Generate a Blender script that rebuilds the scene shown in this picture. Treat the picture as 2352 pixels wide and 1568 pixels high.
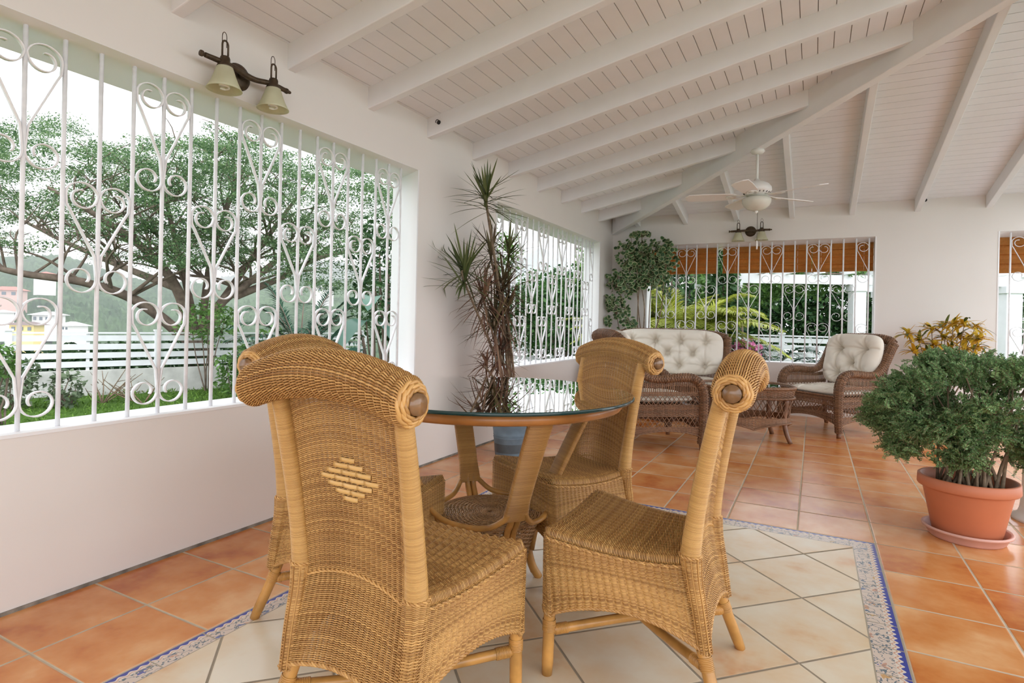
import bpy, math, random
import numpy as np
from mathutils import Matrix, Vector

PI = math.pi
rng = np.random.default_rng(7)
random.seed(7)
SC = bpy.context.scene
COL = SC.collection
for o in list(bpy.data.objects):
    bpy.data.objects.remove(o)

# ------------------------------------------------------------------ camera, sky, exposure
H = 1.03
FPX, SYPX, YAW, ROLL = 1325.6, -49.3, 0.481795, 0.021927
fw = np.array([-math.sin(YAW), math.cos(YAW), 0.0])
r0 = np.array([math.cos(YAW), math.sin(YAW), 0.0])
u0 = np.array([0.0, 0.0, 1.0])
rt = math.cos(ROLL) * r0 + math.sin(ROLL) * u0
up = -math.sin(ROLL) * r0 + math.cos(ROLL) * u0
cam = bpy.data.cameras.new('camera')
cam.sensor_width = 36.0
cam.sensor_fit = 'HORIZONTAL'
cam.lens = FPX / 2352 * 36.0
cam.shift_y = SYPX / 2352
cam.clip_start = 0.05
cam.clip_end = 3000
co = bpy.data.objects.new('camera', cam)
COL.objects.link(co)
co.matrix_world = Matrix(((rt[0], up[0], -fw[0], 0), (rt[1], up[1], -fw[1], 0), (rt[2], up[2], -fw[2], H), (0, 0, 0, 1)))
SC.camera = co

world = bpy.data.worlds.new('overcast_sky')
SC.world = world
world.use_nodes = True
wn = world.node_tree
bgn = wn.nodes['Background']
bgn.inputs[0].default_value = (0.92, 0.95, 1.0, 1)
bgn.inputs[1].default_value = 2.0
SC.view_settings.view_transform = 'Standard'
SC.view_settings.look = 'None'
SC.view_settings.gamma = 1
SC.view_settings.use_curve_mapping = False
SC.view_settings.exposure = 0.62
SC.cycles.use_denoising = True
SC.cycles.max_bounces = 10
SC.cycles.diffuse_bounces = 6
SC.cycles.glossy_bounces = 4
SC.cycles.transparent_max_bounces = 24
SC.cycles.caustics_reflective = False
SC.cycles.caustics_refractive = False


def at(x, y, ax, val):
    """the point of the plane (axis ax = val) seen at pixel x, y of the 2352 x 1568 frame"""
    d = rt * (x - 1176) / FPX - up * (y - 784 - SYPX) / FPX + fw
    o = np.array([0, 0, H])
    return o + d * ((val - o[ax]) / d[ax])


# ------------------------------------------------------------------ mesh helpers
class MB:
    def __init__(s):
        s.V = []; s.F = {3: [], 4: []}; s.M = {3: [], 4: []}; s.n = 0; s.U = {}

    def add(s, V, F, m=0):
        V = np.asarray(V, float).reshape(-1, 3)
        F = np.asarray(F, int)
        if len(F):
            k = F.shape[1]
            s.F[k].append(F + s.n)
            s.M[k].append(np.full(len(F), m))
        s.V.append(V)
        s.n += len(V)
        return s

    def box(s, lo, hi, m=0, rot=None, cen=None):
        lo = np.array(lo, float); hi = np.array(hi, float)
        V = np.array([[x, y, z] for z in (0, 1) for y in (0, 1) for x in (0, 1)], float) * (hi - lo) + lo
        if rot is not None:
            c = (lo + hi) / 2 if cen is None else np.array(cen, float)
            V = (V - c) @ np.array(rot).T + c
        return s.add(V, [[0, 2, 3, 1], [4, 5, 7, 6], [0, 1, 5, 4], [2, 6, 7, 3], [0, 4, 6, 2], [1, 3, 7, 5]], m)

    def build(s, name, mats, parent=None, smooth=True, loc=None, bevel=0, uv=None):
        V = np.concatenate(s.V) if s.V else np.zeros((0, 3))
        me = bpy.data.meshes.new(name)
        q = np.concatenate(s.F[4]) if s.F[4] else np.zeros((0, 4), int)
        t = np.concatenate(s.F[3]) if s.F[3] else np.zeros((0, 3), int)
        mi = np.concatenate([np.concatenate(s.M[k]) for k in (4, 3) if s.M[k]]) if s.n else np.zeros(0)
        loops = np.concatenate([q.ravel(), t.ravel()])
        tot = np.concatenate([np.full(len(q), 4), np.full(len(t), 3)])
        me.vertices.add(len(V)); me.vertices.foreach_set('co', V.ravel())
        me.loops.add(len(loops)); me.loops.foreach_set('vertex_index', loops.astype(np.int32))
        me.polygons.add(len(tot))
        me.polygons.foreach_set('loop_start', np.concatenate([[0], np.cumsum(tot)[:-1]]).astype(np.int32))
        if not isinstance(mats, (list, tuple)):
            mats = [mats]
        for m in mats:
            me.materials.append(m)
        me.polygons.foreach_set('material_index', mi.astype(np.int32))
        me.polygons.foreach_set('use_smooth', np.full(len(tot), smooth))
        if uv is not None:
            l = me.uv_layers.new(name='UVMap')
            l.data.foreach_set('uv', np.asarray(uv, float)[loops].ravel())
        me.update(calc_edges=True)
        me.validate()
        o = bpy.data.objects.new(name, me)
        COL.objects.link(o)
        if parent is not None:
            o.parent = parent
        if loc is not None:
            o.location = loc
        if bevel:
            b = o.modifiers.new('bevel', 'BEVEL'); b.width = bevel; b.segments = 2; b.limit_method = 'ANGLE'
        return o


def unit(a):
    return a / np.maximum(np.linalg.norm(a, axis=-1, keepdims=True), 1e-9)


def tubes(mb, P, ra, sides=6, rb=None, nrm=None, closed=False, caps=True, m=0):
    """tubes along N paths of K points; ra = half size along the normal, rb along the binormal"""
    P = np.asarray(P, float)
    if P.ndim == 2:
        P = P[None]
    N, K, _ = P.shape
    if closed:
        T = unit(np.roll(P, -1, 1) - np.roll(P, 1, 1))
    else:
        T = unit(np.gradient(P, axis=1))
    if nrm is None:
        ref = np.zeros((N, 1, 3))
        k = np.argmin(np.abs(T).mean(1), axis=1)
        ref[np.arange(N), 0, k] = 1
        nrm = np.broadcast_to(ref, P.shape)
    B = unit(np.cross(T, nrm)); Nn = np.cross(B, T)
    ra = np.broadcast_to(np.asarray(ra, float) if np.ndim(ra) != 1 else np.asarray(ra, float)[None], (N, K))
    rb = ra if rb is None else np.broadcast_to(np.asarray(rb, float) if np.ndim(rb) != 1 else np.asarray(rb, float)[None], (N, K))
    a = np.arange(sides) * 2 * PI / sides + (PI / 4 if sides == 4 else 0)
    V = P[:, :, None] + Nn[:, :, None] * (np.cos(a)[None, None, :, None] * ra[..., None, None]) + B[:, :, None] * (np.sin(a)[None, None, :, None] * rb[..., None, None])
    Kq = K if closed else K - 1
    n, k, j = np.meshgrid(np.arange(N), np.arange(Kq), np.arange(sides), indexing='ij')
    k2 = (k + 1) % K; j2 = (j + 1) % sides
    f = lambda kk, jj: ((n * K + kk) * sides + jj).ravel()
    F = np.stack([f(k, j), f(k, j2), f(k2, j2), f(k2, j)], 1)
    mb.add(V, F, m)
    if caps and not closed:
        base = mb.n - N * K * sides
        for e in (0, K - 1):
            c = P[:, e]
            mb.add(c, np.zeros((0, 3), int))
            ci = mb.n - N + np.arange(N)
            jj = np.arange(sides)
            ring = base + (np.arange(N)[:, None] * K + e) * sides
            A = (ring + jj); Bq = (ring + (jj + 1) % sides)
            C = np.broadcast_to(ci[:, None], A.shape)
            Ft = np.stack([A, C, Bq] if e == 0 else [A, Bq, C], -1).reshape(-1, 3)
            mb.F[3].append(Ft); mb.M[3].append(np.full(len(Ft), m))
    return mb


def spline(pts, n=24):
    """Catmull-Rom through points, n samples"""
    p = np.asarray(pts, float)
    q = np.concatenate([[2 * p[0] - p[1]], p, [2 * p[-1] - p[-2]]])
    t = np.linspace(0, len(p) - 1 - 1e-6, n)
    i = t.astype(int); f = (t - i)[:, None]
    a, b, c, d = q[i], q[i + 1], q[i + 2], q[i + 3]
    return 0.5 * (2 * b + (c - a) * f + (2 * a - 5 * b + 4 * c - d) * f ** 2 + (3 * b - a - 3 * c + d) * f ** 3)


def lathe(mb, prof, n=32, c=(0, 0, 0), m=0, axis='z', dirs=None):
    pr = np.asarray(prof, float)
    a = np.arange(n) * 2 * PI / n
    V = np.stack([pr[:, None, 0] * np.cos(a), pr[:, None, 0] * np.sin(a), np.broadcast_to(pr[:, None, 1], (len(pr), n))], -1)
    if axis == 'y':
        V = V[..., [0, 2, 1]] * [1, 1, -1]
    if axis == 'x':
        V = V[..., [2, 0, 1]]
    if dirs is not None:
        V = V @ np.asarray(dirs).T
    V = V + np.array(c)
    i, j = np.meshgrid(np.arange(len(pr) - 1), np.arange(n), indexing='ij')
    j2 = (j + 1) % n
    F = np.stack([i * n + j, i * n + j2, (i + 1) * n + j2, (i + 1) * n + j], -1).reshape(-1, 4)
    return mb.add(V, F, m)


def sheet(mb, S, nu, nv, m=0, flip=False):
    u, v = np.meshgrid(np.linspace(0, 1, nu), np.linspace(0, 1, nv), indexing='ij')
    V = S(u, v)
    i, j = np.meshgrid(np.arange(nu - 1), np.arange(nv - 1), indexing='ij')
    F = np.stack([i * nv + j, (i + 1) * nv + j, (i + 1) * nv + j + 1, i * nv + j + 1], -1).reshape(-1, 4)
    if flip:
        F = F[:, ::-1]
    return mb.add(V, F, m)


def normals(S, u, v):
    e = 1e-3
    du = S(np.minimum(u + e, 1), v) - S(np.maximum(u - e, 0), v)
    dv = S(u, np.minimum(v + e, 1)) - S(u, np.maximum(v - e, 0))
    return unit(np.cross(du, dv))


def weave(mb, S, nr, ns, rw, rn=0.0016, amp=0.0026, sr=0.0026, loopu=False, sub=2, sides=4, m=0, stakes=True, loopv=False):
    """woven cane over the surface S(u,v): nr strands along u going over and under ns stakes along v"""
    k = np.arange(ns * sub + (0 if loopu else 1))
    u = k / (ns * sub)
    v = (np.arange(nr) + 0.5) / nr
    U, Vv = np.meshgrid(u, v)
    P = S(U, Vv)
    Nn = normals(S, U, Vv)
    ph = PI * (k / sub - 0.5)
    off = amp * np.cos(ph)[None] * np.where(np.arange(nr) % 2, 1, -1)[:, None]
    jit = 1 + 0.12 * rng.standard_normal((nr, 1))
    tubes(mb, P + Nn * off[..., None], rn, sides, rb=rw * jit * np.ones_like(off), nrm=Nn, closed=loopu, caps=False, m=m)
    if stakes:
        us = (np.arange(ns) + 0.5) / ns
        vs = np.linspace(0, 1, max(6, nr // 2 + 1))
        if loopv:
            vs = vs[:-1]
        Vs, Us = np.meshgrid(vs, us)
        tubes(mb, S(Us, Vs), sr * 0.6, 4, rb=sr, nrm=normals(S, Us, Vs), closed=loopv, caps=False, m=m)
    return mb


def twine(mb, S, nr, ns, rw, rn=0.0013, amp=0.0024, loopu=False, loopv=False, sub=4, both=True, m=0):
    """pair-twined cane: every row bulges over each stake, so the stakes show as soft upright columns"""
    k = np.arange(ns * sub + (0 if loopu else 1))
    u = k / (ns * sub)
    v = (np.arange(nr) + 0.5) / nr
    U, Vv = np.meshgrid(u, v)
    fr = (k % sub) / sub
    slant = (np.where(fr > .5, fr - 1, fr)) * 0.55 / nr
    jit = 1 + 0.10 * rng.standard_normal((nr, 1))
    for sg in ((1, -1) if both else (1,)):
        Ud, Vd = U, np.clip(Vv + sg * np.where(np.abs(fr - .5) < 1e-6, 0, -np.sin(2 * PI * fr))[None] * 0.07 / nr, 0, 1)
        P = S(Ud, Vd); Nn = normals(S, Ud, Vd)
        off = sg * (amp * (-np.cos(2 * PI * fr)) + amp * .55)[None] * np.ones((nr, 1))
        tubes(mb, P + Nn * off[..., None], rn, 4, rb=rw * jit * np.ones_like(off), nrm=Nn, closed=loopu, caps=False, m=m)
    us = (np.arange(ns) + 0.5) / ns
    vs = np.linspace(0, 1, max(8, nr // 3))
    if loopv: vs = vs[:-1]
    Vs, Us = np.meshgrid(vs, us)
    tubes(mb, S(Us, Vs), .0016, 4, nrm=normals(S, Us, Vs), closed=loopv, caps=False, m=m)
    return mb


def braid(mb, path, r=0.005, pitch=0.03, n=2, sr=None, closed=False, m=0):
    """n cane strands twisted round a path"""
    p = np.asarray(path, float)
    seg = np.linalg.norm(np.diff(p, axis=0), axis=1)
    L = np.concatenate([[0], np.cumsum(seg)])
    K = max(8, int(L[-1] / pitch * 6))
    t = np.linspace(0, L[-1], K)
    q = np.stack([np.interp(t, L, p[:, i]) for i in range(3)], 1)
    T = unit(np.gradient(q, axis=0))
    ref = np.zeros(3); ref[np.argmin(np.abs(T).mean(0))] = 1
    B = unit(np.cross(T, ref)); Nn = np.cross(B, T)
    for i in range(n):
        a = 2 * PI * (t / pitch + i / n)
        tubes(mb, q + r * 0.6 * (np.cos(a)[:, None] * Nn + np.sin(a)[:, None] * B), sr or r * 0.62, 5, caps=False, m=m)
    return mb


def wrapped(mb, path, r, pitch=0.004, sides=12, depth=0.0007, rb=None, m=0, caps=True):
    """a pole wound with cane: every turn is a small rounded band of its own"""
    p = np.asarray(path, float)
    L = np.concatenate([[0], np.cumsum(np.linalg.norm(np.diff(p, axis=0), axis=1))])
    n = max(2, int(L[-1] / pitch))
    prof_s = np.array([0, .18, .5, .82, 1.0]); prof_d = np.array([-1.0, .45, 1.0, .45, -1.0])
    t = ((np.arange(n)[:, None] + prof_s[None]) * (L[-1] / n))
    q = np.stack([np.interp(t, L, p[:, i]) for i in range(3)], -1)
    rad = np.interp(t, L, np.broadcast_to(r, (len(p),))) + depth * prof_d + rng.normal(0, depth * .25, (n, 1))
    rbb = None if rb is None else np.interp(t, L, np.broadcast_to(rb, (len(p),))) + depth * prof_d
    T = unit(np.gradient(p, axis=0)); Tm = np.stack([np.interp(t, L, T[:, i]) for i in range(3)], -1)
    ref = np.zeros(3); ref[np.argmin(np.abs(T).mean(0))] = 1
    B = unit(np.cross(Tm, ref)); Nn = np.cross(B, Tm)
    a = np.arange(sides) * 2 * PI / sides
    r2 = rad if rbb is None else rbb
    V = q[:, :, None] + Nn[:, :, None] * (np.cos(a) * rad[..., None])[..., None] + B[:, :, None] * (np.sin(a) * r2[..., None])[..., None]
    k, i_, j_ = np.meshgrid(np.arange(n), np.arange(4), np.arange(sides), indexing='ij'); j2 = (j_ + 1) % sides
    f = lambda ii, jj: ((k * 5 + ii) * sides + jj).ravel()
    mb.add(V, np.stack([f(i_, j_), f(i_, j2), f(i_ + 1, j2), f(i_ + 1, j_)], 1), m)
    return mb


def lattice(mb, A, B, n, r=0.003, lean=1.0, m=0):
    """crossing canes between two rails A(t), B(t)"""
    t = np.arange(n + 1) / n
    for s in (1, -1):
        t0 = t; t1 = t + s * lean / n
        ok = (t1 >= -1e-6) & (t1 <= 1 + 1e-6)
        P0 = A(t0[ok]); P1 = B(t1[ok])
        tubes(mb, np.stack([P0, (P0 + P1) / 2, P1], 1), r, 5, caps=False, m=m)
    return mb


# ------------------------------------------------------------------ objects
def tag(o, label=None, cat=None, group=None, kind=None):
    if label: o['label'] = label
    if cat: o['category'] = cat
    if group: o['group'] = group
    if kind: o['kind'] = kind
    return o


def empty(name, label, cat, loc=(0, 0, 0), rz=0, group=None):
    o = bpy.data.objects.new(name, None)
    COL.objects.link(o)
    o.empty_display_size = 0.1
    o.location = loc
    o.rotation_euler = (0, 0, rz)
    return tag(o, label, cat, group)


def dup(root, loc, rz, label, group=None):
    r = root.copy(); COL.objects.link(r)
    r.location = loc; r.rotation_euler = (0, 0, rz)
    tag(r, label, None, group)
    for ch in list(root.children):
        c = ch.copy(); COL.objects.link(c); c.parent = r
        for g in list(ch.children):
            d = g.copy(); COL.objects.link(d); d.parent = c
    return r


def struct(o):
    o['kind'] = 'structure'
    return o


# ------------------------------------------------------------------ materials
class NB:
    def __init__(s, name):
        s.m = bpy.data.materials.new(name); s.m.use_nodes = True
        s.t = s.m.node_tree; s.N = s.t.nodes; s.p = s.N['Principled BSDF']; s.out = s.N['Material Output']

    def node(s, typ, **kw):
        n = s.N.new(typ)
        for k, v in kw.items():
            setattr(n, k, v)
        return n

    def link(s, a, b):
        s.t.links.new(a, b)

    def put(s, sock, v):
        if isinstance(v, bpy.types.NodeSocket):
            s.link(v, sock)
        else:
            sock.default_value = v

    def math(s, op, a, b=None, c=None, clamp=False):
        n = s.node('ShaderNodeMath', operation=op, use_clamp=clamp)
        for i, x in enumerate((a, b, c)):
            if x is not None:
                s.put(n.inputs[i], x)
        return n.outputs[0]

    def mix(s, f, a, b, blend='MIX'):
        n = s.node('ShaderNodeMix', data_type='RGBA', blend_type=blend)
        s.put(n.inputs[0], f)
        s.put(n.inputs[6], a if isinstance(a, bpy.types.NodeSocket) else (*a, 1))
        s.put(n.inputs[7], b if isinstance(b, bpy.types.NodeSocket) else (*b, 1))
        return n.outputs[2]

    def coord(s, kind='Object'):
        return s.node('ShaderNodeTexCoord').outputs[kind]

    def xyz(s, v):
        n = s.node('ShaderNodeSeparateXYZ'); s.link(v, n.inputs[0]); return n.outputs

    def noise(s, scale, detail=3, vec=None, rough=0.5, out=0, dim='3D'):
        n = s.node('ShaderNodeTexNoise', noise_dimensions=dim)
        n.inputs['Scale'].default_value = scale; n.inputs['Detail'].default_value = detail; n.inputs['Roughness'].default_value = rough
        if vec is not None: s.link(vec, n.inputs['Vector'])
        return n.outputs[out]

    def ramp(s, f, stops):
        n = s.node('ShaderNodeValToRGB'); e = n.color_ramp.elements
        while len(e) < len(stops): e.new(0.5)
        for x, (p, c) in zip(e, stops):
            x.position = p; x.color = (*c, 1)
        s.put(n.inputs[0], f)
        return n.outputs[0]

    def bump(s, h, strength=0.3, dist=0.01):
        n = s.node('ShaderNodeBump'); n.inputs['Strength'].default_value = strength; n.inputs['Distance'].default_value = dist
        s.link(h, n.inputs['Height']); s.link(n.outputs[0], s.p.inputs['Normal'])

    def base(s, c, rough=0.5, metal=0, spec=None):
        s.put(s.p.inputs['Base Color'], c if isinstance(c, bpy.types.NodeSocket) else (*c, 1))
        s.put(s.p.inputs['Roughness'], rough)
        s.p.inputs['Metallic'].default_value = metal
        if spec is not None: s.p.inputs['Specular IOR Level'].default_value = spec
        return s

    def island(s):
        return s.node('ShaderNodeNewGeometry').outputs['Random Per Island']


def lin(r, g, b):
    f = lambda c: (c / 255 / 12.92) if c / 255 <= 0.04045 else ((c / 255 + 0.055) / 1.055) ** 2.4
    return (f(r), f(g), f(b))


def plain(name, c, rough=0.5, metal=0, spec=None, nscale=0, namp=0.1, bump=0):
    n = NB(name)
    if nscale:
        f = n.noise(nscale, 4, n.coord())
        a = tuple(max(0, x * (1 - namp)) for x in c); b = tuple(min(1, x * (1 + namp)) for x in c)
        n.base(n.ramp(f, [(0.3, a), (0.7, b)]), rough, metal, spec)
        if bump: n.bump(f, bump, 0.01)
    else:
        n.base(c, rough, metal, spec)
    return n.m


def cane(name, dark, light, rough=0.38, spec=0.5):
    n = NB(name)
    f = n.noise(9, 3, n.coord())
    i = n.island()
    mixv = n.math('ADD', n.math('MULTIPLY_ADD', i, 0.42, 0.09), n.math('MULTIPLY', f, 0.4))
    n.base(n.ramp(mixv, [(0.15, dark), (0.5, tuple((a + b) / 2 for a, b in zip(dark, light))), (0.85, light)]), rough, 0, spec)
    return n.m


def foliage(name, dark, light, rough=0.5, trans=0.25, spec=0.3):
    n = NB(name)
    i = n.island()
    c = n.ramp(i, [(0.0, dark), (1.0, light)])
    n.base(c, rough, 0, spec)
    if trans:
        tr = n.node('ShaderNodeBsdfTranslucent'); n.link(c, tr.inputs[0])
        mx = n.node('ShaderNodeMixShader'); mx.inputs[0].default_value = trans
        n.link(n.p.outputs[0], mx.inputs[1]); n.link(tr.outputs[0], mx.inputs[2]); n.link(mx.outputs[0], n.out.inputs[0])
    return n.m


def wall_paint(name, c):
    n = NB(name)
    f = n.noise(2.2, 4, n.coord()); g = n.noise(60, 3, n.coord())
    n.base(n.ramp(f, [(0.3, tuple(x * 0.97 for x in c)), (0.7, c)]), 0.75, 0, 0.2)
    n.bump(n.math('ADD', n.math('MULTIPLY', f, 2.0), n.math('MULTIPLY', g, 0.2)), 0.12, 0.01)
    return n.m


M = {}
M['wall'] = wall_paint('white_plaster_paint', (0.755, 0.718, 0.685))
M['ceil'] = plain('white_ceiling_paint', (0.815, 0.815, 0.84), 0.5, 0, 0.3, 6, 0.02)
M['white'] = plain('white_gloss_paint', (0.82, 0.82, 0.83), 0.35, 0, 0.4)
M['grille'] = plain('white_painted_iron', (0.80, 0.80, 0.82), 0.4, 0, 0.4, 40, 0.05)
M['cane'] = cane('honey_cane', (0.27, 0.115, 0.028), (0.69, 0.405, 0.138))
M['wrap'] = cane('pale_cane_wrap', (0.42, 0.225, 0.065), (0.62, 0.37, 0.125), 0.32)
M['flatcane'] = cane('broad_flat_cane', (0.58, 0.34, 0.10), (0.74, 0.48, 0.19), 0.3)
M['legwrap'] = cane('orange_cane_wrap', (0.32, 0.145, 0.035), (0.50, 0.265, 0.075), 0.32)
M['pole'] = plain('varnished_rattan_pole', (0.48, 0.24, 0.062), 0.28, 0, 0.5, 14, 0.3)
M['wood'] = plain('varnished_wood', (0.42, 0.17, 0.045), 0.3, 0, 0.5, 10, 0.2)
M['knob'] = plain('dark_knob_wood', (0.20, 0.105, 0.045), 0.2, 0, 0.6, 25, 0.35)
M['brown'] = cane('brown_wicker', (0.10, 0.045, 0.021), (0.31, 0.160, 0.080), 0.42)
M['brownpole'] = plain('brown_stained_pole', (0.17, 0.078, 0.038), 0.35, 0, 0.5, 12, 0.3)
M['bucket'] = plain('painted_blue_grey_metal', (0.15, 0.225, 0.29), 0.45, 0.2, 0.5, 9, 0.25)
M['terra'] = plain('terracotta_plastic', (0.52, 0.175, 0.085), 0.5, 0, 0.4, 5, 0.08)
M['saucer'] = plain('pinkish_clay', (0.60, 0.35, 0.29), 0.55, 0, 0.4, 6, 0.08)
M['soil'] = plain('potting_soil', (0.035, 0.022, 0.014), 0.95, 0, 0.1, 60, 0.5, 0.6)
M['bronze'] = plain('dark_bronze', (0.075, 0.05, 0.03), 0.5, 0.6, 0.5, 60, 0.3)
M['fanwhite'] = plain('fan_enamel', (0.80, 0.79, 0.76), 0.3, 0, 0.5)
M['blade'] = plain('fan_blade_white', (0.80, 0.76, 0.75), 0.4, 0, 0.4)
M['bulb'] = plain('bulb_glass_white', (0.88, 0.88, 0.86), 0.25, 0, 0.5)
M['stemgrey'] = plain('grey_brown_bark', (0.20, 0.145, 0.095), 0.8, 0, 0.2, 30, 0.4)
M['bark'] = plain('tree_bark', (0.19, 0.145, 0.115), 0.9, 0, 0.15, 6, 0.35)
M['fence'] = plain('white_fence_paint', (0.80, 0.81, 0.83), 0.55, 0, 0.3, 4, 0.05)
M['concrete'] = plain('pale_render', (0.62, 0.61, 0.58), 0.85, 0, 0.2, 3, 0.2)
M['black'] = plain('black_iron', (0.02, 0.02, 0.02), 0.4, 0.5, 0.5)

n = NB('frosted_shade_glass')
f = n.noise(14, 4, n.coord())
n.base(n.ramp(f, [(0.3, (0.62, 0.60, 0.44)), (0.7, (0.78, 0.77, 0.60))]), 0.35)
tr = n.node('ShaderNodeBsdfTranslucent'); tr.inputs[0].default_value = (0.82, 0.80, 0.62, 1)
mx = n.node('ShaderNodeMixShader'); mx.inputs[0].default_value = 0.45
n.link(n.p.outputs[0], mx.inputs[1]); n.link(tr.outputs[0], mx.inputs[2]); n.link(mx.outputs[0], n.out.inputs[0])
M['shade'] = n.m


def glass(name, tint):
    n = NB(name)
    tb = n.node('ShaderNodeBsdfTransparent'); tb.inputs[0].default_value = (*tint, 1)
    gl = n.node('ShaderNodeBsdfGlossy'); gl.inputs['Roughness'].default_value = 0.0; gl.inputs[0].default_value = (1, 1, 1, 1)
    fr = n.node('ShaderNodeFresnel'); fr.inputs[0].default_value = 1.52
    f2 = n.math('MULTIPLY', fr.outputs[0], 1.1, clamp=True)
    mx = n.node('ShaderNodeMixShader')
    n.link(f2, mx.inputs[0]); n.link(tb.outputs[0], mx.inputs[1]); n.link(gl.outputs[0], mx.inputs[2]); n.link(mx.outputs[0], n.out.inputs[0])
    return n.m


M['glass'] = glass('clear_table_glass', (0.90, 0.95, 0.93))
M['glassedge'] = plain('green_glass_edge', (0.012, 0.045, 0.045), 0.08, 0, 0.6)

# cushion fabric
n = NB('cream_cotton')
f = n.noise(3, 3, n.coord()); g = n.noise(420, 2, n.coord())
n.base(n.ramp(f, [(0.3, (0.74, 0.69, 0.60)), (0.7, (0.80, 0.755, 0.67))]), 0.85, 0, 0.15)
n.bump(g, 0.12, 0.002)
M['cream'] = n.m

# bamboo blind
n = NB('bamboo_blind')
x = n.xyz(n.coord())
w = n.math('SINE', n.math('MULTIPLY', x[2], 2 * PI / 0.008))
nz = n.noise(3.5, 4, n.coord()); n2 = n.noise(55, 2, n.coord())
v = n.math('ADD', n.math('ADD', n.math('MULTIPLY', w, 0.12), n.math('MULTIPLY', nz, 0.6)), n.math('MULTIPLY', n2, 0.3))
c = n.ramp(v, [(0.25, (0.42, 0.165, 0.036)), (0.8, (0.68, 0.34, 0.09))])
n.base(c, 0.55, 0, 0.3)
tr = n.node('ShaderNodeBsdfTranslucent'); n.link(c, tr.inputs[0])
mx = n.node('ShaderNodeMixShader'); mx.inputs[0].default_value = 0.45
n.link(n.p.outputs[0], mx.inputs[1]); n.link(tr.outputs[0], mx.inputs[2]); n.link(mx.outputs[0], n.out.inputs[0])
M['bamboo'] = n.m


def tile_nodes(n, u, v, gw):
    """grout mask (1 on grout) and a per-tile random value from tile coordinates"""
    fu = n.math('FRACT', u); fv = n.math('FRACT', v)
    du = n.math('MINIMUM', fu, n.math('SUBTRACT', 1.0, fu)); dv = n.math('MINIMUM', fv, n.math('SUBTRACT', 1.0, fv))
    d = n.math('MINIMUM', du, dv)
    g = n.math('LESS_THAN', d, gw)
    cb = n.node('ShaderNodeCombineXYZ')
    n.link(n.math('FLOOR', u), cb.inputs[0]); n.link(n.math('FLOOR', v), cb.inputs[1])
    wn_ = n.node('ShaderNodeTexWhiteNoise', noise_dimensions='3D'); n.link(cb.outputs[0], wn_.inputs[0])
    return g, wn_.outputs[0], d, cb.outputs[0]


def tile_mat(name, uvf, gw, ramp, rough, grout, wear=0.0):
    n = NB(name)
    co_ = n.coord(); x = n.xyz(co_)
    u, v = uvf(n, x)
    g, rnd, d, cell = tile_nodes(n, u, v, gw)
    off = n.node('ShaderNodeVectorMath', operation='MULTIPLY_ADD')
    n.link(cell, off.inputs[0]); off.inputs[1].default_value = (3.7, 5.1, 2.3); n.link(co_, off.inputs[2])
    nz = n.noise(4.5, 4, off.outputs[0], 0.55); n2 = n.noise(38, 3, co_)
    val = n.math('ADD', n.math('ADD', n.math('MULTIPLY', n.math('SUBTRACT', rnd, 0.35), 0.26), n.math('MULTIPLY_ADD', nz, 1.35, -0.22)), n.math('MULTIPLY', n2, 0.10))
    c = n.ramp(val, ramp)
    gn = n.noise(25, 3, co_)
    gc = n.ramp(gn, [(0.3, tuple(k * 0.8 for k in grout)), (0.7, grout)])
    n.base(n.mix(g, c, gc), n.math('ADD', rough, n.math('MULTIPLY', g, 0.5)), 0, 0.5)
    edge = n.math('MULTIPLY', d, 1 / (gw * 1.8), clamp=True)
    h = n.math('ADD', n.math('MULTIPLY', edge, 1.0), n.math('MULTIPLY', n2, 0.12))
    h = n.math('ADD', h, n.math('MULTIPLY', n.noise(9, 3, co_), 0.25))
    n.bump(h, 0.35, 0.004)
    return n.m


PX, PY, OX, OY = 0.3345, 0.3415, 0.281, 3.2640
M['tile'] = tile_mat('terracotta_tiles', lambda n, x: (n.math('MULTIPLY_ADD', x[0], 1 / PX, 20 - OX / PX), n.math('MULTIPLY_ADD', x[1], 1 / PY, 20 - OY / PY)),
                     0.013, [(0.22, lin(178, 98, 48)), (0.42, lin(200, 128, 70)), (0.62, lin(210, 146, 90)), (0.85, lin(222, 172, 122))], 0.22, lin(196, 178, 152))
DG = 0.4800


def diag(n, x):
    a = n.math('MULTIPLY_ADD', x[0], 1 / DG, 20 + 0.0205 / DG); b = n.math('MULTIPLY_ADD', x[1], 1 / DG, 20 - 2.462 / DG)
    return n.math('ADD', a, b), n.math('ADD', n.math('SUBTRACT', a, b), 60.0)


M['creamtile'] = tile_mat('cream_tiles', diag, 0.012, [(0.18, lin(206, 160, 118)), (0.42, lin(214, 192, 160)), (0.75, lin(218, 208, 186))], 0.24, lin(150, 138, 118))

# border tiles: uv = metres along, 0..1 across (1 = outer)
n = NB('blue_border_tiles')
uvn = n.node('ShaderNodeUVMap'); uv = n.xyz(uvn.outputs[0])
s_, t_ = uv[0], uv[1]
wv = n.math('SINE', n.math('MULTIPLY', s_, 2 * PI / 0.030))
blue = n.math('GREATER_THAN', n.math('ADD', t_, n.math('MULTIPLY', wv, 0.055)), 0.80)
line2 = n.math('LESS_THAN', n.math('ABSOLUTE', n.math('SUBTRACT', n.math('ADD', t_, n.math('MULTIPLY', wv, 0.05)), 0.70)), 0.022)
vo = n.node('ShaderNodeTexVoronoi', feature='F1'); vo.inputs['Scale'].default_value = 1
cb = n.node('ShaderNodeCombineXYZ'); n.link(n.math('MULTIPLY', s_, 22), cb.inputs[0]); n.link(n.math('MULTIPLY', t_, 2.1), cb.inputs[1])
dist = n.node('ShaderNodeTexNoise'); dist.inputs['Scale'].default_value = 1.6; n.link(cb.outputs[0], dist.inputs['Vector'])
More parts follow.
